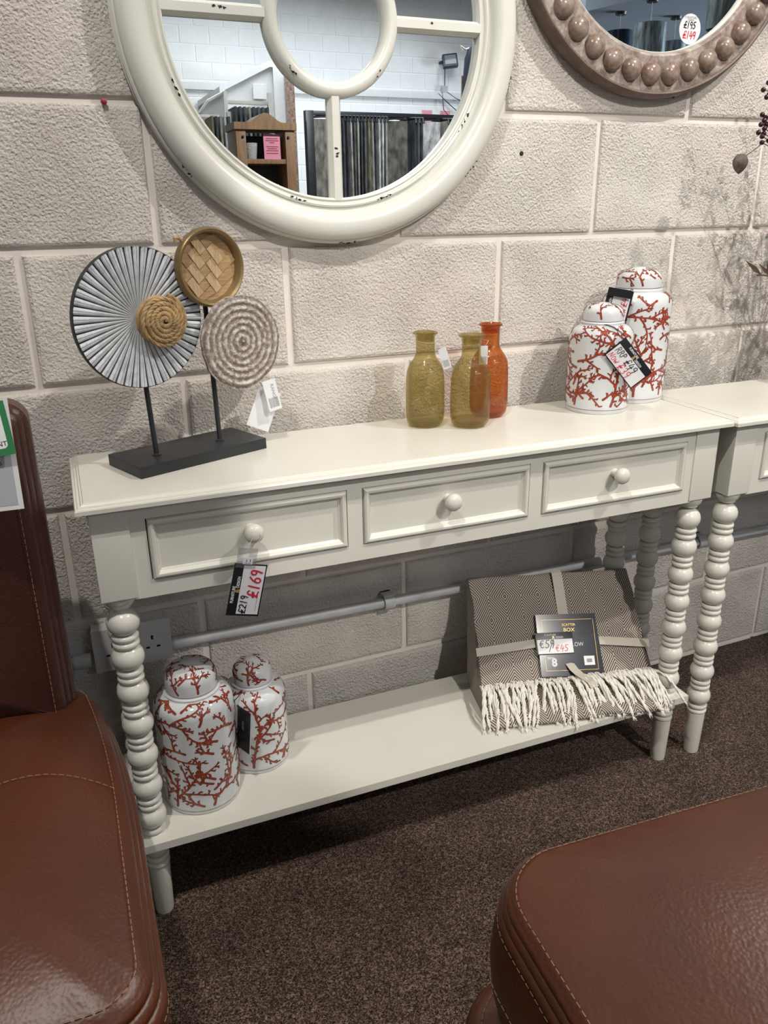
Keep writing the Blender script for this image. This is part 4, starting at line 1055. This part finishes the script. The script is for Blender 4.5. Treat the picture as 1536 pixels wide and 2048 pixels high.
def cushion(mb, hx, hy, rc, side, ztop, dome, M4, wrinkle=0.0, seed=0, edge_p=4.0, warp=None):
    """side: list of (offset, z) bottom to top; then domed top"""
    rows = []
    for off, z in side: rows.append([(x, y, z) for x, y in rrect(hx, hy, rc, off)])
    base = rrect(hx, hy, rc, side[-1][0]); z0 = side[-1][1]
    q = random.Random(seed)
    for s in (.985, .96, .93, .89, .84, .78, .70, .6, .5, .4, .3, .2, .1, .02):
        z = z0+dome*(1-s**edge_p)
        row = []
        for i, (x, y) in enumerate(base):
            w = wrinkle*sin(i*2.1+seed)*sin(i*.77)*math.exp(-((s-.94)/.05)**2)
            row.append((x*s, y*s, z+w))
        rows.append(row)
    n = len(base); vs = [p for r_ in rows for p in r_]
    if warp: vs = [warp(p) for p in vs]
    fs = [(k*n+i, k*n+(i+1) % n, (k+1)*n+(i+1) % n, (k+1)*n+i) for k in range(len(rows)-1) for i in range(n)]
    fs.append(tuple(range((len(rows)-1)*n, len(rows)*n))); fs.append(tuple(range(n))[::-1])
    mb.add(vs, fs, 0, M4); return mb
def stitches(mb, pts, dash=.0065, gap=.0028, r_=.0006):
    pts = [Vector(p) for p in pts]; acc = 0; on = True; cur = [pts[0]]; need = dash
    for a, b in zip(pts, pts[1:]):
        seg = (b-a).length; d = 0
        while seg-d > need:
            d += need; p = a+(b-a)*(d/seg)
            if on: cur.append(p); mb.tube(cur, r_, 5)
            cur = [p]; on = not on; need = dash if on else gap
        need -= seg-d
        if on: cur.append(b)
    return mb
def bands(o0, z0, z1, nb=3, amp=.006, o1=None):
    """side profile with piping ridges, from offset o0 at z0 to o1 at z1"""
    out = []
    if o1 is None: o1 = o0
    for b in range(nb):
        for k in range(7):
            t = k/6; out.append((o0+(o1-o0)*(b+t)/nb+amp*sin(pi*t), z0+(z1-z0)*(b+t)/nb))
    return out
# --- recliner chair at left: local origin on floor; seat right edge at x=.03
r = empty('leather_chair', (-.27, -.58, 0), radians(-1.0), 'chestnut brown leather chair at the left edge, with piped back and seat', 'chair')
hx, hy = .300, .310
def seat_warp(p):
    x, y, z = p
    return (x-.034*(max(0, y+.02)/.33)**2*max(0, x)/.3, y, z)
side = [(-.010, .30), (.0, .31), (.004, .36), (.010, .432)]+bands(.010, .440, .484, 3, .0035, -.008)+[(-.012, .488)]
mb = MB(); cushion(mb, hx, hy, .055, side, .5, .055, Matrix.Translation((0, 0, 0)), .002, 1, 3.0, seat_warp); mb.build('seat_cushion', 'leather', r, 50)
mb = MB(); rr = rrect(hx, hy, .055, -.0145); stitches(mb, [seat_warp((x, y, .4930)) for x, y in rr]+[seat_warp((rr[0][0], rr[0][1], .4930))]); mb.build('top_stitching', 'thread', r)
mb = MB(); rr = rrect(hx, hy, .055, .0105); stitches(mb, [seat_warp((x, y, .436)) for x, y in rr]); mb.build('side_stitching', 'thread', r)
mb = MB()
# cross seam over the seat
def top_z(x, y):
    s = max(abs(x)/(hx-.012), abs(y)/(hy-.012)); s = min(1, s); return .4905+.055*(1-s**3.0)
stitches(mb, [(hx-.014-.58*t, .020-.10*sin(min(1, t*1.3)*pi*.5)*t+.022*sin(pi*min(1, t*3.5)), top_z(hx-.014-.58*t, .02-.05*t)+.0008) for t in [i/30 for i in range(31)]])
mb.build('cross_seam', 'thread', r)
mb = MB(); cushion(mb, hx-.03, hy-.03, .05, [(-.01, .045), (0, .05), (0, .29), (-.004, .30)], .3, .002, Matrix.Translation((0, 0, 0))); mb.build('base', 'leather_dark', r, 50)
mb = MB()
for sx in (-1, 1):
    for sy in (-1, 1): mb.lathe([(.0001, 0), (.018, 0), (.022, .05), (.0001, .05)], 16, mat=Matrix.Translation((sx*.22, sy*.22, 0)))
mb.build('feet', 'black', r)
# backrest: lofted in the xz plane, domed towards the camera
BM = Matrix(((1, 0, 0, -.055), (0, -.17, -1, .205), (0, 1, -.17, .70+.0), (0, 0, 0, 1)))
BM = Matrix.Translation((-.052, .250, .715)) @ Matrix.Rotation(radians(90-4), 4, 'X')
side = [(-.02, -.09), (-.004, -.085), (0, -.07), (0, -.02)]+bands(.0, -.016, .032, 3, .004, -.020)+[(-.024, .036)]
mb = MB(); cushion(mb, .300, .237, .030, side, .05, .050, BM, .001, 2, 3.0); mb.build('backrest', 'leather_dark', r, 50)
mb = MB(); rr = rrect(.300, .237, .030, -.0265); stitches(mb, [BM @ Vector((x, y, .0415)) for x, y in rr]); mb.build('back_stitching', 'thread', r)
mb = MB(); rr = rrect(.300, .237, .030, .0005); stitches(mb, [BM @ Vector((x, y, -.019)) for x, y in rr]); mb.build('back_side_stitching', 'thread', r)

# cards on the chair back
m4 = frame_mat((-.172, -.4275, .8480), (.1375, .002, -.003), (-.012, .012, .125))
c = empty('price_card', None, mat=m4, label='pale grey card with white border hanging on the leather chair back', cat='price card', group=None)
MB().box((0, -.006, -.0006), (.137, .135, 0), .0002).build('card', 'paper', c, 0)
MB().box((.006, .0, 0), (.131, .128, .0003)).build('grey_panel', 'greycard', c, 0)
text_mesh('S', .0065, 'printed_lettering', 'inkblack', c, .117, .052, .0005)
m4 = frame_mat((-.150, -.4305, .903), (.1185, .002, .009), (-.016, .014, .062))
c = empty('price_card', None, mat=m4, label='white card with green frame in front of the grey card on the chair back', cat='price card', group=None)
MB().box((0, 0, -.0006), (.118, .066, 0), .0002).build('card', 'green', c, 0)
mb = MB(); rr = [(x+.055, y+.036) for x, y in rrect(.056, .0275, .005)]; mb.prism(rr, .0003); mb.build('white_panel', 'paper', c, 0)
text_mesh('PAYMENT', .0085, 'printed_lettering', 'inkblack', c, .073, .0115, .0005, sx=1.0)
MB().box((.08, .024, .0003), (.1015, .0246, .0005)).box((.1010, .024, .0003), (.1016, .042, .0005)).build('box_outline', 'inkblack', c, 0)

# --- footstool at right
fr_ = radians(-4)
r = empty('leather_footstool', (.758, -1.225, 0), fr_, 'chestnut brown leather footstool with stitched piping, in the near right corner', 'footstool')
side = [(-.016, .28), (-.006, .29), (.004, .32), (.013, .36), (.016, .40), (.013, .435), (.008, .452)]+bands(.008, .455, .486, 3, .0035, -.005)+[(-.0075, .489)]
mb = MB(); cushion(mb, .395, .335, .085, side, .5, .045, Matrix(), .0016, 3, 3.2); mb.build('cushion', 'leather', r, 50)
for nm, off, z in (('top_stitching', -.0095, .4915), ('side_stitching', .0095, .4535), ('lower_stitching', .0170, .385)):
    mb = MB(); rr = rrect(.395, .335, .085, off); stitches(mb, [(x, y, z) for x, y in rr]); mb.build(nm, 'thread', r)
side = [(-.006, .05), (0, .06), (0, .20)]+bands(0, .215, .262, 2, .005)+[(-.006, .268)]
mb = MB(); cushion(mb, .425, .362, .09, side, .25, .006, Matrix(), 0, 4, 3); mb.build('base_pad', 'leather', r, 50)
mb = MB(); rr = rrect(.425, .362, .09, -.016); stitches(mb, [(x, y, .2715) for x, y in rr]); mb.build('base_stitching', 'thread', r)
mb = MB()
for sx in (-1, 1):
    for sy in (-1, 1): mb.lathe([(.0001, 0), (.018, 0), (.022, .055), (.0001, .055)], 16, mat=Matrix.Translation((sx*.32, sy*.26, 0)))
mb.build('feet', 'black', r)

# ------------------------------------------------------------------ CONDUIT, SOCKET, PLUGS
def cz_(x): return .387-.0155*x
r = empty('conduit_pipe', (0, 0, 0), label='painted grey conduit pipe clipped along the wall under the tables', cat='pipe')
MB().tube([(.162, -.022, cz_(.16)), (2.6, -.022, cz_(2.6))], .0110, 20).build('pipe', 'conduit', r, 40)
MB().tube([(.160, -.022, cz_(.16)), (.205, -.022, cz_(.205))], .0135, 20).build('coupling', 'conduit', r, 40)
for x in (.632, 1.52):
    mb = MB(); z = cz_(x)
    mb.lathe([(.0125, -.012), (.0165, -.012), (.0165, .012), (.0125, .012)], 28, mat=Matrix.Translation((x, -.022, z)) @ Matrix.Rotation(pi/2, 4, 'Y'))
    mb.box((x-.012, -.030, z+.012), (x+.012, -.001, z+.019), .002); mb.box((x-.012, -.010, z-.019), (x+.012, -.001, z+.019), .002)
    mb.build('clip', 'conduit', r, 40)
r = empty('conduit_pipe', (0, 0, 0), label='short end of grey conduit with a coupling left of the socket', cat='pipe')
MB().tube([(-.16, -.022, .388), (-.01, -.022, .3855)], .0110, 20).build('pipe', 'conduit', r, 40)
MB().tube([(-.022, -.022, .386), (.010, -.022, .385)], .0145, 20).build('coupling', 'conduit', r, 40)
MB().box((-.045, -.012, .345), (-.002, -.0005, .425), .002).build('wall_patch', 'conduit', r, 40)
r = empty('wall_socket', (0, 0, 0), label='grey double wall socket behind the left front leg', cat='socket')
MB().box((.018, -.028, .362), (.160, 0, .448), .002).build('back_box', 'socket', r, 30)
MB().box((.016, -.036, .360), (.162, -.028, .450), .003).build('face_plate', 'socket', r, 30)
mb = MB()
for cxs in (.052, .126):
    mb.box((cxs-.0022, -.0364, .410), (cxs+.0022, -.034, .419)); mb.box((cxs-.0135, -.0364, .392), (cxs-.0065, -.034, .396)); mb.box((cxs+.0065, -.0364, .392), (cxs+.0135, -.034, .396))
for cxs in (.026, .152): mb.lathe([(.0028, -.0364), (.0028, -.034)], 12, axis='y', mat=Matrix.Translation((cxs, 0, .405)))
mb.build('slots', 'slot', r, 0)
o = MB().lathe([(.0001, -.008), (.0022, -.008), (.0045, -.0065), (.0048, 0)], 16, axis='y').build('wall_plug', 'plug'); o.location = (.164, .0, 1.354); tag(o, 'small red wall plug in the mortar joint left of the window mirror', 'wall plug')
o = MB().lathe([(.0001, -.002), (.0035, -.002), (.0045, 0)], 12, axis='y').build('wall_plug', 'slot'); o.location = (.941, 0, 1.287); tag(o, 'small dark wall plug right of the window mirror', 'wall plug')
o = MB().lathe([(.0001, -.002), (.0030, -.002), (.0038, 0)], 12, axis='y').build('wall_plug', 'slot'); o.location = (1.303, 0, 1.400); tag(o, 'small dark wall plug just below the studded mirror', 'wall plug')

# ------------------------------------------------------------------ DRIED FLOWERS on the second table (mostly outside the frame)
r = empty('dried_flower_arrangement', (1.62, -.17, ZT), label='dark dried berry and seed pod stems at the right edge', cat='dried flowers')
MB().lathe([(.0001, 0), (.045, 0), (.062, .03), (.068, .08), (.055, .14), (.034, .17), (.038, .19), (.032, .188), (.030, .16), (.0001, .05)], 32).build('vase', 'vase', r, 50)
q = random.Random(12); mbS = MB(); mbB = MB(); mbL = MB()
def stemto(x, y, z, bend=.05):
    P0 = Vector((0, 0, .15)); P1 = Vector((x, y, z)); mid = (P0+P1)/2+Vector((q.uniform(-.02, .02), 0, bend))
    return [P0*(1-t)**2+mid*2*t*(1-t)+P1*t*t for t in [i/12 for i in range(13)]]
tips = [(-.195, -.02, .57), (-.12, .02, .62), (-.02, -.03, .68), (.08, .03, .62), (.17, -.02, .5), (-.10, -.05, .46), (.05, .06, .55), (.14, -.05, .64)]
for tp in tips:
    S_ = stemto(*tp); mbS.tube(S_, .0018, 6)
    for k in range(26):
        p = S_[5+k % 8]+Vector((q.uniform(-.022, .022), q.uniform(-.02, .02), q.uniform(-.02, .03)))
        mbS.tube([S_[5+k % 8], p], .0007, 4); mbB.sphere(p, .0052, 10, 7)
for tp in [(-.13, .03, .34), (-.16, -.03, .42), (-.06, .05, .5), (.1, .04, .4), (-.14, .05, .24), (.03, .02, .6), (-.09, .06, .42)]:
    S_ = stemto(*tp); mbS.tube(S_, .0015, 6)
    for k in range(10):
        b = S_[4+k % 8]; d = Vector((q.uniform(-1, .6), q.uniform(-.4, .4), q.uniform(-.1, 1))).normalized(); l = q.uniform(.035, .06); s_ = d.cross(Vector((0, 1, 0))).normalized()*l*.10
        mbL.add([b, b+d*l*.4+s_, b+d*l, b+d*l*.4-s_], [(0, 1, 2, 3)])
mbS.build('stems', 'stem', r, 50); mbB.build('berries', 'berry', r, 60)
lv = mbL.build('leaves', 'stem', r, 0); sm = lv.modifiers.new('thickness', 'SOLIDIFY'); sm.thickness = .0008
# berry sprig reaching into the picture
P_ = [Vector((1.62, -.17, ZT+.15))-Vector((1.62, -.17, ZT)), Vector((-.14, -.02, .36)), Vector((-.235, -.03, .52)), Vector((-.262, -.03, .62))]
mb = MB(); mb.tube(P_, .0015, 6)
for k, (dx, dz) in enumerate([(-.004, .60), (-.010, .588), (.001, .592), (-.005, .575), (.004, .581), (-.010, .545), (-.004, .535), (.003, .541), (-.009, .528), (-.002, .521), (.006, .529), (-.011, .514), (-.005, .507), (.003, .513), (0, .497), (.010, .50), (.012, .57), (.013, .545)]):
    p = Vector((-.262+dx*1.2, -.03+.004*sin(k*2), dz)); mb.sphere(p, .0048, 10, 7); mb.tube([p, Vector((-.245, -.03, dz-.006))], .0008, 4)
mb.build('berry_sprig', 'berry', r, 60)
mb = MB(); mb.tube([(-.14, -.02, .40), (-.20, -.03, .50), (-.245, -.03, .505), (-.29, -.03, .478), (-.306, -.03, .470)], .0009, 5); mb.build('pod_stem', 'stem', r)
mb = MB(); vs = []
for j in range(13):
    t = j/12; z = .018-.036*t; rad = .0165*sin(pi*min(1, (t+.12)/1.12))**.75*(1-.15*t)
    for i in range(20):
        a = 2*pi*i/20; k = 1+.10*abs(sin(2.5*a)); vs.append((rad*k*cos(a), rad*.7*k*sin(a), z))
mb.add(vs, [(j*20+i, j*20+(i+1) % 20, (j+1)*20+(i+1) % 20, (j+1)*20+i) for j in range(12) for i in range(20)]+[tuple(range(20)), tuple(range(240, 260))], 0, Matrix.Translation((-.312, -.03, .458)))
mb.build('seed_pod', 'pod', r, 60)

# ------------------------------------------------------------------ THINGS SEEN IN THE MIRRORS
# pine bookcase
r = empty('pine_bookcase', (1.93, -5.5, 0), label='waxed pine bookcase with arched top, seen in the window mirror', cat='bookcase')
for sx in (-1, 1):
    MB().box((sx*.245, -.30, 0), (sx*.165, 0, 1.83), .004).build('side_post', 'pine', r, 30)
MB().box((-.165, -.295, .05), (.165, -.275, 1.80)).build('back_panel', 'darkback', r, 0)
for z in (.1, .55, 1.0, 1.30, 1.59): MB().box((-.165, -.28, z-.018), (.165, -.01, z+.018), .003).build('shelf', 'pine', r, 30)
top = [(-.26, 1.825), (-.26, 1.878)]+[(x*.01, 1.878+.070*(.5+.5*cos(pi*x/15.0))) for x in range(-15, 16)]+[(.26, 1.878), (.26, 1.825)]
mb = MB(); mb.prism(top, .33, mat=Matrix(((1, 0, 0, 0), (0, 0, -1, .02), (0, 1, 0, 0), (0, 0, 0, 1)))); mb.build('arched_top', 'pine', r, 40)
mb = MB()
for sx in (-1, 1): mb.sphere((sx*.19, .002, 1.77), .012, 10, 6)
mb.build('nail_head', 'black', r)
def pot(x, y, z, rr, h, label):
    o = MB().lathe([(.0001, 0), (rr*.7, 0), (rr*.8, h*.1), (rr, h), (rr*.92, h), (rr*.85, h*.8), (.0001, h*.7)], 24).build('speckled_pot', 'speckle'); o.location = (x, y, z); tag(o, label, 'pot', 'speckled pots on the pine bookcase')
pot(1.825, -5.62, 1.608, .060, .125, 'speckled grey pot beside the pink notice on the bookcase')
pot(1.86, -5.62, 1.318, .045, .10, 'speckled pot at the left of the lower bookcase shelf')
pot(1.985, -5.62, 1.318, .065, .10, 'speckled pot at the right of the lower bookcase shelf')
r = empty('pink_notice', (1.99, -5.54, 1.608), label='pink notice standing on the bookcase shelf', cat='sign')
MB().box((-.07, -.003, 0), (.07, 0, .19)).build('sheet', 'pink', r, 0)
mb = MB()
for z, w in ((.155, .05), (.14, .055), (.125, .02), (.095, .05), (.08, .04), (.065, .052), (.045, .05)): mb.box((-w, 0, z-.003), (w, .001, z+.003))
mb.build('print', 'plug', r, 0)
# rug stand: rail + hanging rugs
r = empty('rug_stand', (0, 0, 0), label='dark metal stand of rug hangers in front of the far wall', cat='rug stand')
MB().box((2.62, -6.62, 0), (2.70, -6.55, 2.10), .004).build('end_post', 'darkmetal', r, 30)
MB().box((2.66, -6.60, 2.062), (4.7, -6.56, 2.10), .004).build('rail', 'darkmetal', r, 30)
MB().box((4.66, -6.62, 0), (4.72, -6.55, 2.10), .004).build('end_post', 'darkmetal', r, 30)
MB().box((2.60, -6.50, .9), (2.66, -6.47, 2.0), .004, mat=Matrix.Translation((0, 0, 0))).build('brace', 'darkmetal', r, 30)
rc = [(.10, .095, .085), (.05, .055, .06), (.16, .15, .13), (.04, .045, .05), (.20, .19, .17), (.12, .11, .06), (.30, .31, .31), (.07, .075, .08), (.22, .20, .18), (.45, .44, .42), (.025, .03, .04)]
for i, c in enumerate(rc):
    c = [min(.7, q*1.7+.01) for q in c]; M['rug%d' % i] = pm('rug_pile_%s' % 'abcdefghijk'[i], c, .9, var=.55, vscale=22, bump=.8, bscale=120, stretch=(1, 1, .5))
xs_ = [2.80]+[2.95+.037*i for i in range(13)]+[3.56]+[3.70, 3.74, 3.78]+[3.93]+[4.06, 4.10, 4.14]+[4.29]+[4.44, 4.49, 4.54]
seq = [2, 3, 10, 8, 1, 4, 10, 7, 5, 8, 3, 9, 6, 4, 0, 10, 1, 3, 9, 2, 10, 7, 2, 0, 3, 1]
faces = {0: .12, 14: .10, 18: .12, 22: .15}
for i, x in enumerate(xs_):
    ang = faces.get(i, 1.45)
    wd = .24 if i in faces else .30; m4 = Matrix.Translation((x, -6.58, 0)) @ Matrix.Rotation(ang, 4, 'Z')
    mb = MB(); K_ = 16
    vs = []
    for j in range(K_+1):
        u_ = -wd/2+wd*j/K_
        for z_ in (.6, 1.1, 1.6, 2.03): vs.append((u_, .008*sin(j*1.3+i)*(2.1-z_), z_))
    mb.add(vs, [(j*4+k, j*4+k+1, (j+1)*4+k+1, (j+1)*4+k) for j in range(K_) for k in range(3)], 0, m4)
    lb = {0: 'grey-brown rug hanging face-on at the end post of the rug stand', 14: 'dark mottled rug hanging face-on in the middle of the rug stand', 18: 'pale grey-topped rug hanging face-on in the rug stand', 22: 'taupe rug hanging face-on at the far end of the rug stand'}
    e = empty('hanging_rug', (0, 0, 0), label=lb.get(i, 'patterned rug hanging edge-on in the stand seen in the window mirror'), cat='rug', group='rugs on the stand')
    o = mb.build('rug_pile', 'rug%d' % seq[i], e, 0); sm = o.modifiers.new('thickness', 'SOLIDIFY'); sm.thickness = .018
    mb = MB(); mb.tube([m4 @ Vector((-wd/2-.01, 0, 2.0)), m4 @ Vector((-wd/2, 0, 2.045)), m4 @ Vector((0, 0, 2.055)), m4 @ Vector((wd/2, 0, 2.045)), m4 @ Vector((wd/2+.01, 0, 2.0))], .012, 6); mb.build('hanger', 'darkmetal', e)
# clothes rail on the left of the reflection
r = empty('garment_rail', (0, 0, 0), label='white metal rail of curtain samples, seen in the window mirror', cat='rail')
MB().box((2.17, -8.03, 0), (2.21, -7.97, 2.42), .003).build('upright', 'whitemetal', r, 20)
MB().box((2.66, -8.03, 0), (2.72, -7.97, 2.42), .003).build('upright', 'whitemetal', r, 20)
MB().box((2.19, -8.02, 2.30), (2.70, -7.98, 2.335), .003).build('top_rail', 'whitemetal', r, 20)
MB().box((1.96, -8.4, 2.20), (2.20, -8.36, 2.23), .003).build('arm', 'whitemetal', r, 20)
MB().tube([(1.90, -8.0, 2.20), (2.0, -8.0, 2.32), (2.2, -8.0, 2.42)], .015, 8).build('brace', 'whitemetal', r, 20)
MB().box((2.19, -7.95, 1.93), (2.245, -7.94, 2.22)).build('tag_strip', 'paper', r, 0)
for i in range(8):
    o = MB().box((-.012, -.18, 1.2), (.012, .18, 2.26), .004).build('curtain_sample', 'rug%d' % (3, 1, 7, 4, 3, 7, 1, 3)[i], None, 0); o.location = (2.26+.05*i, -8.0, 0)
    tag(o, 'curtain sample hanging on the white rail, seen in the window mirror', 'curtain sample', 'curtain samples on the white rail')
for i in range(5):
    o = MB().box((-.012, -.18, .9), (.012, .18, 2.16), .004).build('curtain_sample', 'rug%d' % (5, 3, 4, 6, 1)[i], None, 0); o.location = (2.00+.045*i, -8.0-.0, 0)
    tag(o, 'long curtain sample hanging left of the white rail upright, seen in the window mirror', 'curtain sample', 'long curtain samples left of the rail')
# leaning framed panel
r = empty('leaning_panel', (0, 0, 0), label='dark wood panel standing beside the white enclosure, seen in the window mirror', cat='panel')
MB().box((3.43, -9.90, 0), (3.55, -9.84, 2.92), .004).build('board', 'stud', r, 20)
# floodlight
r = empty('floodlight', (6.63, -11.38, 3.40), label='grey floodlight on the far wall, seen in the window mirror', cat='light')
MB().box((-.12, 0, -.10), (.12, .09, .10), .02, mat=Matrix.Rotation(.35, 4, 'X') @ Matrix.Rotation(.3, 4, 'Z')).build('housing', 'darkmetal', r, 30)
MB().box((-.09, .088, -.07), (.09, .096, .07), .004, mat=Matrix.Rotation(.35, 4, 'X') @ Matrix.Rotation(.3, 4, 'Z')).build('lens', 'lens', r, 30)
MB().box((-.14, -.10, -.02), (.14, 0, .02), .005).build('bracket', 'darkmetal', r, 30)
r = empty('cable_loop', (6.58, -11.464, 2.98), label='plug and looped cables below the floodlight, seen in the window mirror', cat='cable')
MB().box((-.05, -.03, -.06), (.05, .03, .10), .01).build('plug', 'greycard', r, 30)
MB().tube([(0, .02, .1), (.0, .02, .33)], .008, 6).tube([(-.05, .03, .0), (-.02, .03, -.25), (.12, .03, -.38), (.28, .03, -.3)], .007, 6).tube([(.05, .03, 0), (.2, .03, -.08), (.32, .03, -.12)], .007, 6).tube([(-.12, .03, -.02), (.1, .03, -.18), (.28, .03, -.3)], .007, 6).build('cable', 'darkmetal', r)
for x, lb in ((6.29, 'pink notice on the far wall, the left one'), (6.62, 'pink notice on the far wall, the right one')):
    o = MB().box((-.09, 0, -.11), (.09, .004, .06)).build('pink_notice', 'pink', None, 0); o.location = (x, -11.4935, 2.66); tag(o, lb, 'sign', 'pink notices on the far wall')
r = empty('hanging_coat', (5.80, -9.0, 2.55), label='dark navy coat hanging high, seen in the window mirror', cat='coat')
mb = MB(); mb.lathe([(.0001, .66), (.06, .66), (.12, .62), (.17, .5), (.19, .2), (.21, -.3), (.20, -.6), (.0001, -.6)], 20); o = mb.build('cloth', 'navycloth', r, 60); o.scale = (1, .6, 1)
MB().tube([(-.1, 0, .62), (-.16, 0, .60), (-.24, 0, .64), (-.2, 0, .58)], .012, 6).build('hook', 'whitemetal', r)
MB().box((-.20, -.04, -1.6), (-.17, -.02, .3)).build('pole', 'stud', r, 0)
# lower ceiling over the lighting department and its pendant lamps (seen in the studded mirror)
mz = [(7.6, -11.4), (6.44, -7.58), (6.62, -6.95), (6.0, -5.0), (6.0, -3.0), (15.9, -3.0), (15.9, -11.4)]
mb = MB(); n = len(mz)
mb.prism(mz, .25, mat=Matrix.Translation((0, 0, 3.35))); structure(mb.build('ceiling_lower', 'ceil', smooth=0))
def pendant(x, y, ztop, zbot, rr, mat, label, cz=3.35):
    r = empty('pendant_lamp', (x, y, 0), label=label, cat='pendant lamp', group='pendant lamps in the lighting department')
    MB().lathe([(rr*.96, ztop), (rr, zbot), (rr*.985, zbot), (rr*.945, ztop)], 32).build('lamp_shade', mat, r, 40)
    MB().tube([(0, 0, ztop-.02), (0, 0, cz-.02)], .004, 6).tube([(-rr*.95, 0, ztop-.01), (rr*.95, 0, ztop-.01)], .003, 6).build('flex', 'whitemetal', r)
    MB().lathe([(.0001, cz-.03), (.06, cz-.03), (.065, cz), (.0001, cz)], 20).build('ceiling_rose', 'darkmetal', r, 40)
pendant(6.80, -6.84, 3.11, 2.80, .182, 'shade_foil', 'grey silk drum pendant lamp in the middle of the studded mirror')
pendant(6.86, -7.46, 3.15, 2.90, .160, 'shade_navy', 'navy drum pendant lamp at the left of the studded mirror')
pendant(7.66, -7.43, 3.08, 2.80, .150, 'shade_foil', 'silver drum pendant lamp behind the price sticker of the studded mirror')
pendant(6.55, -5.48, 3.22, 2.80, .155, 'shade_foil', 'large dark drum pendant lamp at the right of the studded mirror')

# ------------------------------------------------------------------ LIGHT
def spot(name, loc, target, energy, size, col, rad=.03, blend=.35):
    l = bpy.data.lights.new(name, 'SPOT'); l.energy = energy; l.spot_size = radians(size); l.spot_blend = blend; l.shadow_soft_size = rad; l.color = col
    o = bpy.data.objects.new(name, l); COL.objects.link(o); o.location = loc
    o.rotation_euler = (Vector(target)-Vector(loc)).to_track_quat('-Z', 'Y').to_euler()
    return o
def area(name, loc, sx, sy, energy, col, target=None, spread=180):
    l = bpy.data.lights.new(name, 'AREA'); l.shape = 'RECTANGLE'; l.size = sx; l.size_y = sy; l.energy = energy; l.color = col; l.spread = radians(spread)
    o = bpy.data.objects.new(name, l); COL.objects.link(o); o.location = loc
    if target: o.rotation_euler = (Vector(target)-Vector(loc)).to_track_quat('-Z', 'Y').to_euler()
    return o
warm = (1.0, .95, .885); cool = (.88, .94, 1.0)
spot('track_spot_right', (1.95, -1.25, 3.0), (.85, -.2, .9), 190, 100, warm, .02)
spot('track_spot_left', (-.25, -1.35, 3.0), (.5, -.2, .9), 140, 100, warm, .02)
spot('track_spot_far', (1.25, -3.2, 3.0), (1.08, 0, .72), 300, 27, warm, .02, .2)
spot('highlight_spot', (2.70, -.12, 3.0), (.70, -1.15, .5), 220, 34, warm, .12, .8)  # narrow spot added to put a highlight on the footstool
area('overhead_fill', (.8, -2.2, 4.8), 3.0, 1.5, 22, warm)  # added soft fill from above, no fitting behind it
area('overhead_fill', (4.0, -8.8, 4.8), 6.0, 2.4, 390, (.94, .97, 1.0), None, 150)  # added to brighten the far wall for its reflection
area('daylight_fill', (15.6, -6.0, 1.7), 3.0, 2.2, 260, (.82, .91, 1.0), (8, -7.5, 2.6), 60)  # added daylight from unseen windows, lifts the lower ceiling and lamp shades
spot('far_fill_spot', (3.0, -3.6, 3.2), (3.0, -6.5, 1.2), 420, 80, (.95, .97, 1.0), .05)  # added to brighten the rugs in the reflection
w = bpy.data.worlds.new('World'); bpy.context.scene.world = w; w.use_nodes = True
w.node_tree.nodes['Background'].inputs[0].default_value = (1, .97, .93, 1); w.node_tree.nodes['Background'].inputs[1].default_value = .3

# ------------------------------------------------------------------ CAMERA
yaw, pitch, roll = .3949, -.3601, -.0163
f = Vector((sin(yaw)*cos(pitch), cos(yaw)*cos(pitch), sin(pitch))); r0 = Vector((cos(yaw), -sin(yaw), 0)); u0 = r0.cross(f)
rr = cos(roll)*r0+sin(roll)*u0; uu = rr.cross(f)
cam = bpy.data.cameras.new('camera'); co = bpy.data.objects.new('camera', cam); COL.objects.link(co)
co.matrix_world = Matrix(((rr.x, uu.x, -f.x, .0205), (rr.y, uu.y, -f.y, -1.4744), (rr.z, uu.z, -f.z, 1.1828), (0, 0, 0, 1)))
cam.sensor_fit = 'HORIZONTAL'; cam.sensor_width = 36; cam.lens = 1591.8/1536*36; cam.clip_start = .02; cam.clip_end = 100
sc = bpy.context.scene; sc.camera = co
sc.view_settings.view_transform = 'Standard'; sc.view_settings.look = 'None'; sc.view_settings.gamma = 1; sc.view_settings.use_curve_mapping = False
sc.view_settings.exposure = -.45
